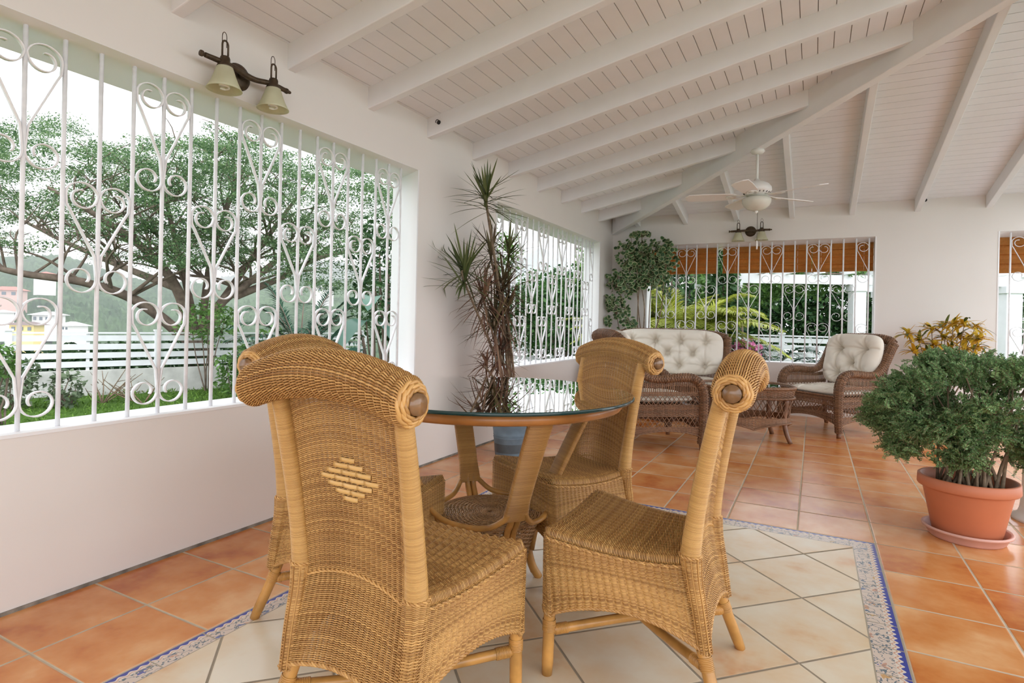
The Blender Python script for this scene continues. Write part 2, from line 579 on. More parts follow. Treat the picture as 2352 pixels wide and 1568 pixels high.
ad = n.node('ShaderNodeVectorMath', operation='MULTIPLY_ADD'); n.link(dist.outputs[1], ad.inputs[0]); ad.inputs[1].default_value = (1.5, 1.5, 0); n.link(cb.outputs[0], ad.inputs[2])
n.link(ad.outputs[0], vo.inputs['Vector'])
blob = n.math('LESS_THAN', vo.outputs['Distance'], 0.26)
flor = n.ramp(n.xyz(vo.outputs['Color'])[0], [(0.0, lin(92, 98, 160)), (0.4, lin(120, 132, 150)), (0.6, lin(196, 160, 96)), (0.85, lin(190, 150, 130))])
stem = n.math('LESS_THAN', n.math('ABSOLUTE', n.math('SUBTRACT', dist.outputs[0], 0.5)), 0.022)
c = n.mix(blob, lin(206, 190, 176), flor)
c = n.mix(stem, c, lin(104, 116, 124))
inner = n.math('LESS_THAN', t_, 0.62)
c = n.mix(inner, lin(214, 204, 192), c)
c = n.mix(line2, c, lin(196, 150, 128))
c = n.mix(blue, c, lin(66, 74, 150))
fs = n.math('FRACT', n.math('MULTIPLY', s_, 1 / 0.1708)); ds = n.math('MINIMUM', fs, n.math('SUBTRACT', 1.0, fs))
dt = n.math('MINIMUM', t_, n.math('SUBTRACT', 1.0, t_))
g = n.math('MAXIMUM', n.math('LESS_THAN', ds, 0.014), n.math('LESS_THAN', dt, 0.05))
n.base(n.mix(g, c, lin(160, 150, 132)), 0.25)
M['border'] = n.m


# ================================================================== THE SETTING
XA, YB = -2.393, 7.423
TH = 0.20
SILL, HEAD = 0.595, 2.03
W1 = (-0.62, 3.166)
W2 = (4.243, 6.911)
WB = (-1.93, 0.590)
WC = (1.632, 2.35)
XR, YN = 1.95, -2.6         # roof edge on the open right side, open near end
XT, YT = 4.6, -4.0          # floor limits; pale paving past the roof edge is added, unseen, for bounce light
ROOFZ, SL = 2.405, 0.2045
XRIDGE = 1.45

# floor: terracotta field, border tiles, cream field, laid as one floor
BX0, BX1, BY1 = -1.726, 0.281, 3.264
BY0 = -0.5
bw0, bw1, bwy = 0.076, 0.10, 0.103
mb = MB(); uvs = []


def fquad(pts, m, uv=None):
    mb.add([(*p, 0.0) for p in pts], [[0, 1, 2, 3]], m)
    uvs.extend(uv if uv else [(0, 0)] * 4)


fx0, fx1, fy0, fy1 = XA - 0.02, XT, YT, YB + 0.02
fquad([(fx0, fy0), (BX0, fy0), (BX0, fy1), (fx0, fy1)], 0)
fquad([(BX1, fy0), (XR, fy0), (XR, fy1), (BX1, fy1)], 0)
fquad([(XR, fy0), (fx1, fy0), (fx1, fy1), (XR, fy1)], 3)  # unseen pale strip, added to bounce neutral sky light up to the ceiling
fquad([(BX0, BY1), (BX1, BY1), (BX1, fy1), (BX0, fy1)], 0)
fquad([(BX0, fy0), (BX1, fy0), (BX1, BY0), (BX0, BY0)], 0)
ix0, ix1, iy0, iy1 = BX0 + bw0, BX1 - bw1, BY0 + bw1, BY1 - bwy
fquad([(ix0, iy0), (ix1, iy0), (ix1, iy1), (ix0, iy1)], 2)
fquad([(BX1, BY0), (BX1, BY1), (ix1, iy1), (ix1, iy0)], 1, [(BY0, 1), (BY1, 1), (iy1, 0), (iy0, 0)])
fquad([(BX0, BY1), (BX0, BY0), (ix0, iy0), (ix0, iy1)], 1, [(-BY1, 1), (-BY0, 1), (-iy0, 0), (-iy1, 0)])
fquad([(BX1, BY1), (BX0, BY1), (ix0, iy1), (ix1, iy1)], 1, [(-BX1, 1), (-BX0, 1), (-ix0, 0), (-ix1, 0)])
fquad([(BX0, BY0), (BX1, BY0), (ix1, iy0), (ix0, iy0)], 1, [(BX0, 1), (BX1, 1), (ix1, 0), (ix0, 0)])
flo = struct(mb.build('floor', [M['tile'], M['border'], M['creamtile'], plain('pale_bounce_floor', (0.58, 0.58, 0.58), .6, 0, .4, 3, .1)], smooth=False, uv=uvs))
mb = MB().box((XA - TH, YT, -0.85), (XT, YB + TH, -0.004))
struct(mb.build('trim_1', M['concrete'], smooth=False))      # the slab under the tiles


def wall_boxes(mb, ax, a0, a1, lo, hi, zt, holes):
    """a wall in pieces round its window holes; ax = 1 runs along y, 0 along x"""
    def piece(p, q, z0, z1):
        if ax == 1: mb.box((lo, p, z0), (hi, q, z1))
        else: mb.box((p, lo, z0), (q, hi, z1))
    c = a0
    for h0, h1 in holes:
        piece(c, h0, -0.8, zt)
        piece(h0, h1, -0.8, SILL)
        piece(h0, h1, HEAD, zt)
        c = h1
    piece(c, a1, -0.8, zt)


mb = MB(); wall_boxes(mb, 1, YN, YB + TH, XA - TH, XA, 2.45, [W1, W2])
struct(mb.build('wall_left', M['wall'], smooth=False))
mb = MB(); wall_boxes(mb, 0, XA, 2.65, YB, YB + TH, 2.46, [WB, WC])
struct(mb.build('wall_back', M['wall'], smooth=False))
# dark joint line at the foot of the left wall
mb = MB().box((XA, YN, 0.0), (XA + 0.006, YB, 0.012))
struct(mb.build('baseboard_left', plain('grey_joint', (0.22, 0.20, 0.17), 0.9, 0, 0.1, 20, 0.4), smooth=False))


def window_lining(name, ax, a0, a1, face, s):
    """glossy white sill, head and jambs lining one opening; s = outward sign"""
    mb = MB(); e = 0.004; t = 0.012
    d0, d1 = face + s * (-e), face + s * (TH + 0.01)
    lo, hi = min(d0, d1), max(d0, d1)

    def bx(p, q, z0, z1):
        if ax == 1: mb.box((lo, p, z0), (hi, q, z1))
        else: mb.box((p, lo, z0), (q, hi, z1))
    bx(a0, a1, SILL - 0.001, SILL + t)
    bx(a0, a0 + t, SILL, HEAD); bx(a1 - t, a1, SILL, HEAD)
    # head slopes down a little to the outside
    q = [(face - s * e, HEAD), (face + s * (TH + 0.01), HEAD - 0.062), (face + s * (TH + 0.01), HEAD + 0.001), (face - s * e, HEAD + 0.001)]
    V = []
    for a in (a0, a1):
        for d, z in q:
            V.append((d, a, z) if ax == 1 else (a, d, z))
    mb.add(V, [[0, 1, 5, 4], [1, 2, 6, 5], [2, 3, 7, 6], [3, 0, 4, 7], [0, 3, 2, 1], [4, 5, 6, 7]])
    return struct(mb.build(name, M['white'], smooth=False, bevel=0.003))


window_lining('window_1', 1, *W1, XA, -1)
window_lining('window_2', 1, *W2, XA, -1)
window_lining('window_3', 0, *WB, YB, 1)
window_lining('window_4', 0, *WC, YB, 1)

# ceiling: tongue-and-groove boards on each slope
BP = 0.0945
GAP = 0.005


def zA(x): return ROOFZ + SL * (x - XA)
def zB(y): return ROOFZ + SL * (YB - y)
def zC(x): return ROOFZ + SL * (2 * XRIDGE - XA - x)


mb = MB()
back = MB()


def slopebox(mb, p4, t):
    V = np.array(p4, float); W = V + [0, 0, t]
    mb.add(np.concatenate([V, W]), [[3, 2, 1, 0], [4, 5, 6, 7], [0, 1, 5, 4], [1, 2, 6, 5], [2, 3, 7, 6], [3, 0, 4, 7]])


x = XA - 0.36
while x < XRIDGE:
    x0, x1 = x + GAP / 2, min(x + BP - GAP / 2, XRIDGE)
    hip0 = XA + YB - x0; hip1 = XA + YB - x1
    slopebox(mb, [(x0, YN, zA(x0)), (x1, YN, zA(x1)), (x1, min(hip1, YB + .4), zA(x1)), (x0, min(hip0, YB + .4), zA(x0))], 0.018)
    x += BP
y = YB + 0.36
while y > YB - (XRIDGE - XA):
    y0, y1 = y - GAP / 2, max(y - BP + GAP / 2, YB - (XRIDGE - XA))
    xa0 = XA + YB - y0; xa1 = XA + YB - y1
    slopebox(mb, [(max(xa0, XA - .36), y0, zB(y0)), (XR + .4, y0, zB(y0)), (XR + .4, y1, zB(y1)), (max(xa1, XA - .36), y1, zB(y1))], 0.018)
    y -= BP
yr = YB - (XRIDGE - XA)
x = XRIDGE
while x < XR + 0.4:
    x0, x1 = x + GAP / 2, x + BP - GAP / 2
    slopebox(mb, [(x0, YN, zC(x0)), (x1, YN, zC(x1)), (x1, yr + (x1 - XRIDGE), zC(x1)), (x0, yr + (x0 - XRIDGE), zC(x0))], 0.018)
    x += BP
struct(mb.build('ceiling', M['ceil'], smooth=False))
mb = MB()
slopebox(mb, [(XA - .38, YN, zA(XA - .38)), (XRIDGE, YN, zA(XRIDGE)), (XRIDGE, yr, zA(XRIDGE)), (XA - .38, YB + .38, zA(XA - .38))], 0.05)
slopebox(mb, [(XA - .38, YB + .38, zB(YB + .38)), (XRIDGE, yr, zB(yr)), (XR + .4, yr, zB(yr)), (XR + .4, YB + .38, zB(YB + .38))], 0.05)
slopebox(mb, [(XRIDGE, YN, zC(XRIDGE)), (XR + .4, YN, zC(XR + .4)), (XR + .4, yr + XR + .4 - XRIDGE, zC(XR + .4)), (XRIDGE, yr, zC(XRIDGE))], 0.05)
o = struct(mb.build('roof', plain('grey_roofing', (0.35, 0.33, 0.32), 0.8), smooth=False)); o.location.z = 0.008

# rafters and hip beam (parts of the room)
RD, RT = 0.128, 0.055


def rafter(p, q, depth, thick, name='ceiling_beam'):
    """a beam hung under the boards from plan point p to q (x, y, z of the board face)"""
    p, q = np.array(p, float), np.array(q, float)
    d = unit((q - p)[None, :2])[0]; s = np.array([-d[1], d[0], 0]) * thick / 2
    V = []
    for e in (p, q):
        for sg, dz in ((1, 0.012), (-1, 0.012), (-1, -depth), (1, -depth)):
            V.append(e + sg * s + [0, 0, dz])
    mb = MB().add(V, [[0, 1, 2, 3], [7, 6, 5, 4], [0, 4, 5, 1], [1, 5, 6, 2], [2, 6, 7, 3], [3, 7, 4, 0]])
    return struct(mb.build(name, M['ceil'], smooth=False, bevel=0.005))


beamsA = []
for k in range(-6, 11):
    yy = 1.485 + 0.5975 * k
    if yy < YN or yy > YB - 0.2: continue
    xe = min(XRIDGE, XA + YB - yy - 0.03)
    beamsA.append(rafter((XA - 0.02, yy, zA(XA - 0.02)), (xe, yy, zA(xe)), RD, RT))
for k in range(0, 9):
    xx = -2.05 + 0.601 * k
    if xx > XR + 0.3: break
    ye = YB - (min(xx, 2 * XRIDGE - xx) - XA) + 0.03 if xx < XRIDGE else yr + (xx - XRIDGE) + 0.03
    rafter((xx, YB + 0.02, zB(YB + 0.02)), (xx, ye, zB(ye)), RD, RT)
rafter((XA + 0.03, YB - 0.03, zA(XA + 0.03)), (XRIDGE + .02, yr - .02, zA(XRIDGE)), 0.225, 0.075)
rafter((XRIDGE, YN, zA(XRIDGE)), (XRIDGE, yr, zA(XRIDGE)), 0.225, 0.075)
for k in range(-6, 8):
    yy = 1.485 + 0.5975 * k
    if yy < YN: continue
    xs = XRIDGE if yy < yr else XRIDGE + (yy - yr) + .03
    if xs < XR: rafter((xs, yy, zC(xs)), (XR + .2, yy, zC(XR + .2)), RD, RT)

# round white column on the open side
mb = MB()
prof = [(0, 0), (0.175, 0), (0.175, 0.015), (0.150, 0.03), (0.140, 0.06), (0.132, 0.14), (0.13, 0.3), (0.13, 3.08)]
lathe(mb, prof, 40, (1.165, 4.12, 0))
struct(mb.build('column', M['wall']))
# ================================================================== RATTAN DINING CHAIRS
cD, cWf, czf, czk, cWr, czr, cs1, cWk, cs2, cWl, cb_, cLr, czt = .411, .476, .425, .182, .364, .405, .048, .385, .089, .423, .109, .294, .86


def make_chair():
    t = empty('rattan_chair', 'x', 'chair')
    D2 = cD / 2

    def hw(x): return np.interp(x, [-D2, D2], [cWr / 2, cWf / 2])

    def ztop(x):
        k = (x + D2) / cD
        return czr + (czf - czr) * k - 0.022 * 4 * k * (1 - k) * (1 - 0.35 * k)

    def seatS(u, v):
        x = -D2 + 0.004 + v * cD
        e = np.abs(2 * u - 1)
        cr = np.clip((x - (D2 - .034)) / .034, 0, 1)
        y = (2 * u - 1) * (hw(x) + 0.002 - .034 * (1 - np.sqrt(1 - cr ** 2 * .98)))
        z = ztop(x) - 0.012 * (1 - e ** 2) + 0.008
        z = z - 0.021 * np.maximum(np.clip((e - 0.86) / 0.14, 0, 1), np.clip((v - 0.91) / 0.09, 0, 1)) ** 2
        return np.stack([x, y, z], -1)
    mb = MB()
    twine(mb, seatS, 92, 17, 0.0021, 0.0014, 0.0042)
    obj = mb.build('seat', M['cane'], t)
    mb = MB(); sheet(mb, lambda u, v: seatS(u, v) - np.array([0, 0, 0.008]), 12, 12)
    mb.build('seat_lining', M['pole'], t)

    # apron: left side, front, right side as one woven band
    rc = 0.03

    def corner_path(tt, bottom):
        xb = -D2 - (cs1 if bottom else 0)
        wb = (cWk / 2 if bottom else cWr / 2 + .004)
        P = [(xb, wb), (D2 - rc, cWf / 2 - .001)]
        a = np.linspace(0, PI / 2, 6)
        for k in a[1:-1]:
            P.append((D2 - rc + rc * math.sin(k), cWf / 2 - rc + rc * math.cos(k)))
        P.append((D2, cWf / 2 - rc))
        P += [(x, -y) for x, y in P[::-1]]
        P = np.array(P)
        L = np.concatenate([[0], np.cumsum(np.linalg.norm(np.diff(P, axis=0), axis=1))]); L /= L[-1]
        return np.stack([np.interp(tt, L, P[:, 0]), np.interp(tt, L, P[:, 1])], -1)

    def apronS(u, v):
        a = corner_path(u, False); b = corner_path(u, True)
        xy = b + (a - b) * v[..., None]
        zt_ = ztop(a[..., 0]) - 0.014
        side = np.clip((a[..., 0] + D2) / cD, 0, 1)
        fr = np.clip(np.abs(a[..., 1]) / (cWf / 2), 0, 1)
        isf = a[..., 0] > D2 - rc * 0.6
        arch = np.where(isf, 0.055 * (1 - fr ** 2), 0.060 * 4 * side * (1 - side))
        zb_ = czk - 0.012 * (1 - side) + arch
        z = zb_ + (zt_ - zb_) * v
        bul = 0.004 * np.sin(PI * v)
        return np.stack([xy[..., 0], xy[..., 1] * (1 + bul), z], -1)
    mb = MB()
    twine(mb, apronS, 48, 62, 0.0020, 0.0013, 0.0032)
    tt = np.linspace(0, 1, 120)
    braid(mb, apronS(tt, np.zeros(120)), 0.0055, 0.035, 3)
    braid(mb, apronS(tt, np.ones(120)) + [0, 0, -0.004], 0.0045, 0.03, 2)
    for s in (1, -1):
        cpath = spline([(-D2 + .002, s * (cWr / 2 + .002), czr + .012), (-D2 - .006, s * (cWr / 2 + .001), czr - .05), (-D2 - .022, s * (cWr / 2 + .001), .27), (-D2 - cs1 + .010, s * (cWk / 2 - .012), czk - .012)], 20)

        def cornS(u, v, cpath=cpath, s=s):
            c = np.stack([np.interp(v * 19, np.arange(20), cpath[:, i]) for i in range(3)], -1)
            r = np.interp(v, [0, .3, 1], [.0275, .0235, .0205])
            a = s * 2 * PI * u
            return c + np.stack([np.cos(a) * r, np.sin(a) * r, np.zeros_like(u)], -1)
        twine(mb, cornS, 44, 9, 0.0021, 0.0013, 0.0026, loopu=True, both=False)
        tubes(mb, cpath, np.linspace(.025, .018, 20), 10)
        braid(mb, np.stack([cornS(np.array([q]), np.array([0.0]))[0] for q in np.linspace(0, 1, 14)]), .004, .02, 2)
    mb.build('apron', M['cane'], t)

    # backrest: one woven sheet from the flared hem up to the roll
    rise = 0.045

    def bx(z):
        up_ = np.clip((z - czr) / (czt - czr), 0, 1.2)
        lo_ = np.clip((czr - z) / (czr - czk), 0, 1.2)
        return -D2 - 0.060 * up_ ** 1.35 - cs1 * lo_ ** 1.2

    def backS(u, v):
        s = 2 * u - 1
        zb_ = czk - 0.008 + 0.045 * (1 - s ** 2)
        zt_ = czt - 0.015 + rise * (1 - s ** 2)
        z = zb_ + (zt_ - zb_) * v
        w = np.where(z < czr, cWr / 2 - .004 + (cWk / 2 - cWr / 2 + .008) * np.clip((czr - z) / (czr - czk), 0, 1.1), cWr / 2 - .004 + 0.012 * np.clip((z - czr) / .45, 0, 1))
        x = bx(z) + 0.006 * (1 - s ** 2) * np.clip((z - .3) / .2, 0, 1)
        return np.stack([x, s * w, z], -1)
    mb = MB()
    twine(mb, backS, 146, 22, 0.0020, 0.0013, 0.0032)
    ss = np.linspace(0, 1, 60)
    braid(mb, backS(ss, np.zeros(60)), 0.0055, 0.035, 3)
    q = backS(ss, np.full(60, .31)); braid(mb, q + [-0.003, 0, 0], 0.004, 0.03, 2)
    mb.build('backrest', M['cane'], t)

    # diamond of broad flat cane on both faces
    mb = MB()
    for face in (1, -1):
        for j in range(-3, 4):
            nrib = 4 - abs(j)
            for i in range(nrib):
                cy = (i - (nrib - 1) / 2) * 0.047
                zc = 0.655 + j * 0.0155
                ys = np.linspace(cy - 0.023, cy + 0.023, 5)
                hump = 0.0030 * np.sin(np.linspace(0, PI, 5))
                P = np.stack([bx(np.full(5, zc)) + 0.006 + face * (0.0052 + hump), ys, np.full(5, zc) + 0.0], -1)
                Nn = np.broadcast_to(np.array([face, 0, 0.0]), P.shape)[None]
                tubes(mb, P, 0.0014, 6, rb=0.0060, nrm=Nn)
    mb.build('diamond_panel', M['flatcane'], t)

    # wound posts
    zz = np.linspace(czr - 0.03, czt - 0.005, 26)
    for s in (1, -1):
        mb = MB()
        k = np.clip((zz - czr) / (czt - czr), 0, 1)
        P = np.stack([-D2 - 0.076 * k ** 1.35 + 0.003, np.full(26, s * 1.0) * (cWr / 2 + .012 * k), zz], -1)
        wrapped(mb, P, np.interp(zz, [czr - .03, czr, czr + .12, czt], [.021, .0275, .0235, .020]), 0.0026, 14, 0.0005)
        mb.build('post', M['wrap'], t)

    # rolled top
    Rr = 0.047
    hl = 0.246

    def rollS(u, v):
        y = (2 * u - 1) * hl
        k = 1 - (y / hl) ** 2
        a = 2 * PI * v
        r = Rr * (1 + 0.06 * k)
        zc = czt + rise * k
        xc = -D2 - cb_ + 0.008
        return np.stack([xc + r * np.cos(a), y, zc + r * np.sin(a)], -1)
    mb = MB()
    twine(mb, rollS, 54, 24, 0.0023, 0.0014, 0.0040, loopv=True, both=False)
    sheet(mb, lambda u, v: rollS(u, v) * [1, 1, 1] * 1.0 - (rollS(u, v) - np.stack([np.full_like(u, -D2 - cb_ + .008), (2 * u - 1) * hl, czt + rise * (1 - (2 * u - 1) ** 2)], -1)) * 0.09, 24, 20)
    mb.build('top_roll', M['cane'], t)
    xc = -D2 - cb_ + 0.008
    for s in (1, -1):
        mb = MB()
        a = np.linspace(0, 2 * PI, 33)[:-1]
        for r, dy, tr_ in ((0.043, 0.000, 0.0045), (0.036, 0.006, 0.0045), (0.029, 0.009, 0.0042)):
            for ph in (0, PI):
                rr_ = r + 0.002 * np.cos(a * 5 + ph)
                P = np.stack([xc + rr_ * np.cos(a), s * (hl + dy + 0.002 * np.sin(a * 5 + ph)), czt + rr_ * np.sin(a)], -1)
                tubes(mb, P, tr_, 5, closed=True)
        mb.build('end_coil', M['cane'], t)
        mb = MB()
        prof = [(0.0, -0.005), (0.022, -0.005), (0.0235, 0.012), (0.0230, 0.030), (0.0195, 0.040), (0.011, 0.0465), (0.0, 0.048)]
        pr = [(r, s * y) for r, y in prof]
        lathe(mb, [(r, -yy) for r, yy in pr], 20, (xc, s * (hl + 0.016), czt), axis='y')
        mb.build('knob', M['knob'], t)

    # legs and crossed stretchers
    fl = [np.array([(D2 - .024, s * (cWf / 2 - .028), .40), (D2 - .02, s * (cWf / 2 - .024), .2), (D2 - .016, s * (cWf / 2 - .022), 0)]) for s in (1, -1)]
    rl = [np.array([(-D2 + .022, s * .156, .385), (-D2 - .026, s * .168, .19), (-D2 - cs2, s * cWl / 2, 0)]) for s in (1, -1)]
    for P in fl + rl:
        mb = MB()
        q = spline(P, 12)
        r = np.full(12, .0172); r[-1] = .0150
        tubes(mb, q, r, 14)
        i = int(np.argmin(abs(q[:, 2] - .128)))
        seg = np.stack([q[i] + (q[i - 1] - q[i]) * f for f in (-.45, 0, .45)])
        wrapped(mb, seg, .0192, 0.0038, 14, 0.0007)
        mb.build('leg', M['pole'], t)

    def legat(P, z):
        q = spline(P, 30)
        return np.array([np.interp(z, q[::-1, 2], q[::-1, i]) for i in range(3)])
    for a, b, dz in ((0, 1, 0.012), (1, 0, -0.014)):
        A = legat(fl[a], .128); B = legat(rl[b], .128)
        C = (A + B) / 2 + [0, 0, dz]
        mb = MB()
        q = spline([A, C, B], 16)
        tubes(mb, q, .0135, 12)
        for e, d in ((0, 1), (15, -1)):
            dirv = unit((q[e + d] - q[e])[None])[0]
            wrapped(mb, np.stack([q[e] + dirv * .018, q[e] + dirv * .058]), .0155, 0.004, 12, 0.0007)
        mb.build('stretcher', M['pole'], t)
    return t


CH = [('honey rattan chair nearest the camera, its woven back and diamond motif facing us', -0.929, 1.238, 87.1),
      ('honey rattan chair standing alone on the open floor side of the table, seen side-on', -0.481, 1.767, 180.0),
      ('honey rattan chair on the sofa side of the glass table, its seat front facing us', -0.955, 2.30, 238.5),
      ('honey rattan chair under the big window, mostly hidden behind the nearest chair', -1.410, 1.600, 10.2)]
ch0 = make_chair()
for i, (lb, x, y, a) in enumerate(CH):
    if i == 0:
        ch0.location = (x, y, 0); ch0.rotation_euler = (0, 0, math.radians(a)); tag(ch0, lb, None, 'rattan dining chairs round the glass table')
    else:
        dup(ch0, (x, y, 0), math.radians(a), lb, 'rattan dining chairs round the glass table')

# ================================================================== GLASS DINING TABLE
TX, TY = -1.10, 1.955
t = empty('dining_table', 'round glass-topped rattan dining table with four cane-wrapped legs', 'table', (TX, TY, 0))
mb = MB()
RG, ZG = 0.540, 0.755
lathe(mb, [(0, ZG), (RG - .004, ZG)], 128)
lathe(mb, [(RG - .004, ZG - .012), (0, ZG - .012)], 128)
lathe(mb, [(RG - .004, ZG), (RG, ZG - .002), (RG, ZG - .010), (RG - .004, ZG - .012)][::-1], 128, m=1)
mb.build('glass_top', [M['glass'], M['glassedge']], t)
mb = MB()
a = np.linspace(0, 2 * PI, 97)[:-1]
ring = lambda r, z: np.stack([r * np.cos(a), r * np.sin(a), np.full(96, z)], -1)
tubes(mb, ring(.478, .722), .019, 10, rb=.019, closed=True)
mb.build('top_ring', M['wood'], t)
shz = .285
ang0 = math.radians(-40)
for k in range(4):
    an = ang0 + k * PI / 2
    er = np.array([math.cos(an), math.sin(an), 0]); et = np.array([-math.sin(an), math.cos(an), 0])
    P = spline([er * .445 + [0, 0, .712], er * .365 + [0, 0, .57], er * .29 + [0, 0, .43], er * .248 + [0, 0, .335]], 16)
    mb = MB()
    Nn = None
    T = unit(np.gradient(P, axis=0)); nn = np.cross(np.broadcast_to(et, T.shape), T)
    L = np.concatenate([[0], np.cumsum(np.linalg.norm(np.diff(P, axis=0), axis=1))]); n = int(L[-1] / .0036)
    tq = (np.arange(n)[:, None] + np.array([0, .18, .5, .82, 1.0])) * (L[-1] / n)
    q = np.stack([np.interp(tq, L, P[:, i]) for i in range(3)], -1)
    mod = .0007 * np.array([-1, .45, 1, .45, -1]) + rng.normal(0, .0002, (n, 1))
    T = unit(np.gradient(P, axis=0)); Tm = np.stack([np.interp(tq, L, T[:, i]) for i in range(3)], -1)
    nn = np.cross(np.broadcast_to(et, Tm.shape), Tm)
    wide = np.interp(tq, [0, L[-1] * .8, L[-1]], [.043, .040, .046])
    aa = np.arange(16) * 2 * PI / 16
    sq = lambda c: np.sign(c) * np.abs(c) ** .45
    V = q[:, :, None] + nn[:, :, None] * (sq(np.cos(aa)) * (.0125 + mod)[..., None])[..., None] + et * (sq(np.sin(aa)) * (wide + mod)[..., None])[..., None]
    k_, i_, j_ = np.meshgrid(np.arange(n), np.arange(4), np.arange(16), indexing='ij'); j2 = (j_ + 1) % 16
    f_ = lambda ii, jj: ((k_ * 5 + ii) * 16 + jj).ravel()
    mb.add(V, np.stack([f_(i_, j_), f_(i_, j2), f_(i_ + 1, j2), f_(i_ + 1, j_)], 1))
    q = q[:, 2]
    leg = mb.build('leg', M['legwrap'], t)
    mb = MB()
    for off in (-.012, .012):
        p0 = q[-1] + et * off
        tubes(mb, spline([p0 + er * .01 + [0, 0, .03], p0 - er * .01 + [0, 0, -.02], er * .205 + et * off + [0, 0, .265], er * .175 + et * off + [0, 0, .12]], 10), .012, 8)
    mb.build('inner_pole', M['pole'], leg)
    mb = MB()
    tubes(mb, np.array([er * .42 + [0, 0, .655], er * .385 + [0, 0, .675], er * .34 + [0, 0, .716]]), .008, 8)
    tubes(mb, np.array([er * .34 + et * -.12 + [0, 0, .716], er * .34 + [0, 0, .716], er * .34 + et * .12 + [0, 0, .716]]), .008, 8)
    mb.build('brace', M['wood'], leg)
    # curved rattan bow to the next leg
    an2 = an + PI / 2
    e2 = np.array([math.cos(an2), math.sin(an2), 0]); t2 = np.array([-math.sin(an2), math.cos(an2), 0])
    mid = unit((er + e2)[None])[0]
    P = spline([er * .262 + et * .030 + [0, 0, .36], er * .25 + et * .045 + [0, 0, .335], er * .21 + et * .085 + [0, 0, .302], mid * .215 + [0, 0, .293],
                e2 * .21 - t2 * .085 + [0, 0, .302], e2 * .25 - t2 * .045 + [0, 0, .335], e2 * .262 - t2 * .030 + [0, 0, .36]], 40)
    mb = MB(); tubes(mb, P, .0105, 10); mb.build('bow', M['pole'], t)
    # splayed foot
    mb = MB()
    tubes(mb, spline([er * .150 + [0, 0, .20], er * .165 + [0, 0, .12], er * .185 + [0, 0, .05], er * .215 + [0, 0, 0.0]], 14), .0165, 12)
    tubes(mb, spline([er * .150 + et * .03 + [0, 0, .20], er * .165 + et * .02 + [0, 0, .10], er * .195 + et * .012 + [0, 0, .02]], 10), .011, 8)
    mb.build('foot', M['pole'], t)
# woven drum under the glass
mb = MB()


def drumS(u, v):
    a = -2 * PI * u
    z = .125 + (shz - .125) * v
    r = .150 + .045 * v ** 1.4
    return np.stack([r * np.cos(a), r * np.sin(a), z], -1)


weave(mb, drumS, 21, 44, .0032, .0016, .0024, .0026, loopu=True)
rr = np.linspace(.012, .192, 24)
for i, r in enumerate(rr):
    ns = 40
    k = np.arange(ns * 2)
    aa = k / (ns * 2) * 2 * PI
    zo = np.cos(PI * (k / 2 * (1 if r > .09 else 1) - .5)) * (1 if i % 2 else -1) * .0022
    tubes(mb, np.stack([r * np.cos(aa), r * np.sin(aa), shz + zo], -1), .0016, 4, rb=.0034, nrm=np.broadcast_to(np.array([0, 0, 1.0]), (1, 80, 3)), closed=True)
for k in range(40):
    aa = 2 * PI * (k + .5) / 40
    tubes(mb, np.array([[.01 * math.cos(aa), .01 * math.sin(aa), shz], [.1 * math.cos(aa), .1 * math.sin(aa), shz], [.195 * math.cos(aa), .195 * math.sin(aa), shz]]), .0018, 4, caps=False)
braid(mb, np.stack([.197 * np.cos(np.append(a, 0)), .197 * np.sin(np.append(a, 0)), np.full(97, shz)], -1), .006, .03, 3)
lathe(mb, [(0, shz - .006), (.186, shz - .006)], 40)
mb.build('woven_drum', cane('aged_cane', (0.22, 0.105, 0.042), (0.50, 0.29, 0.13)), t)


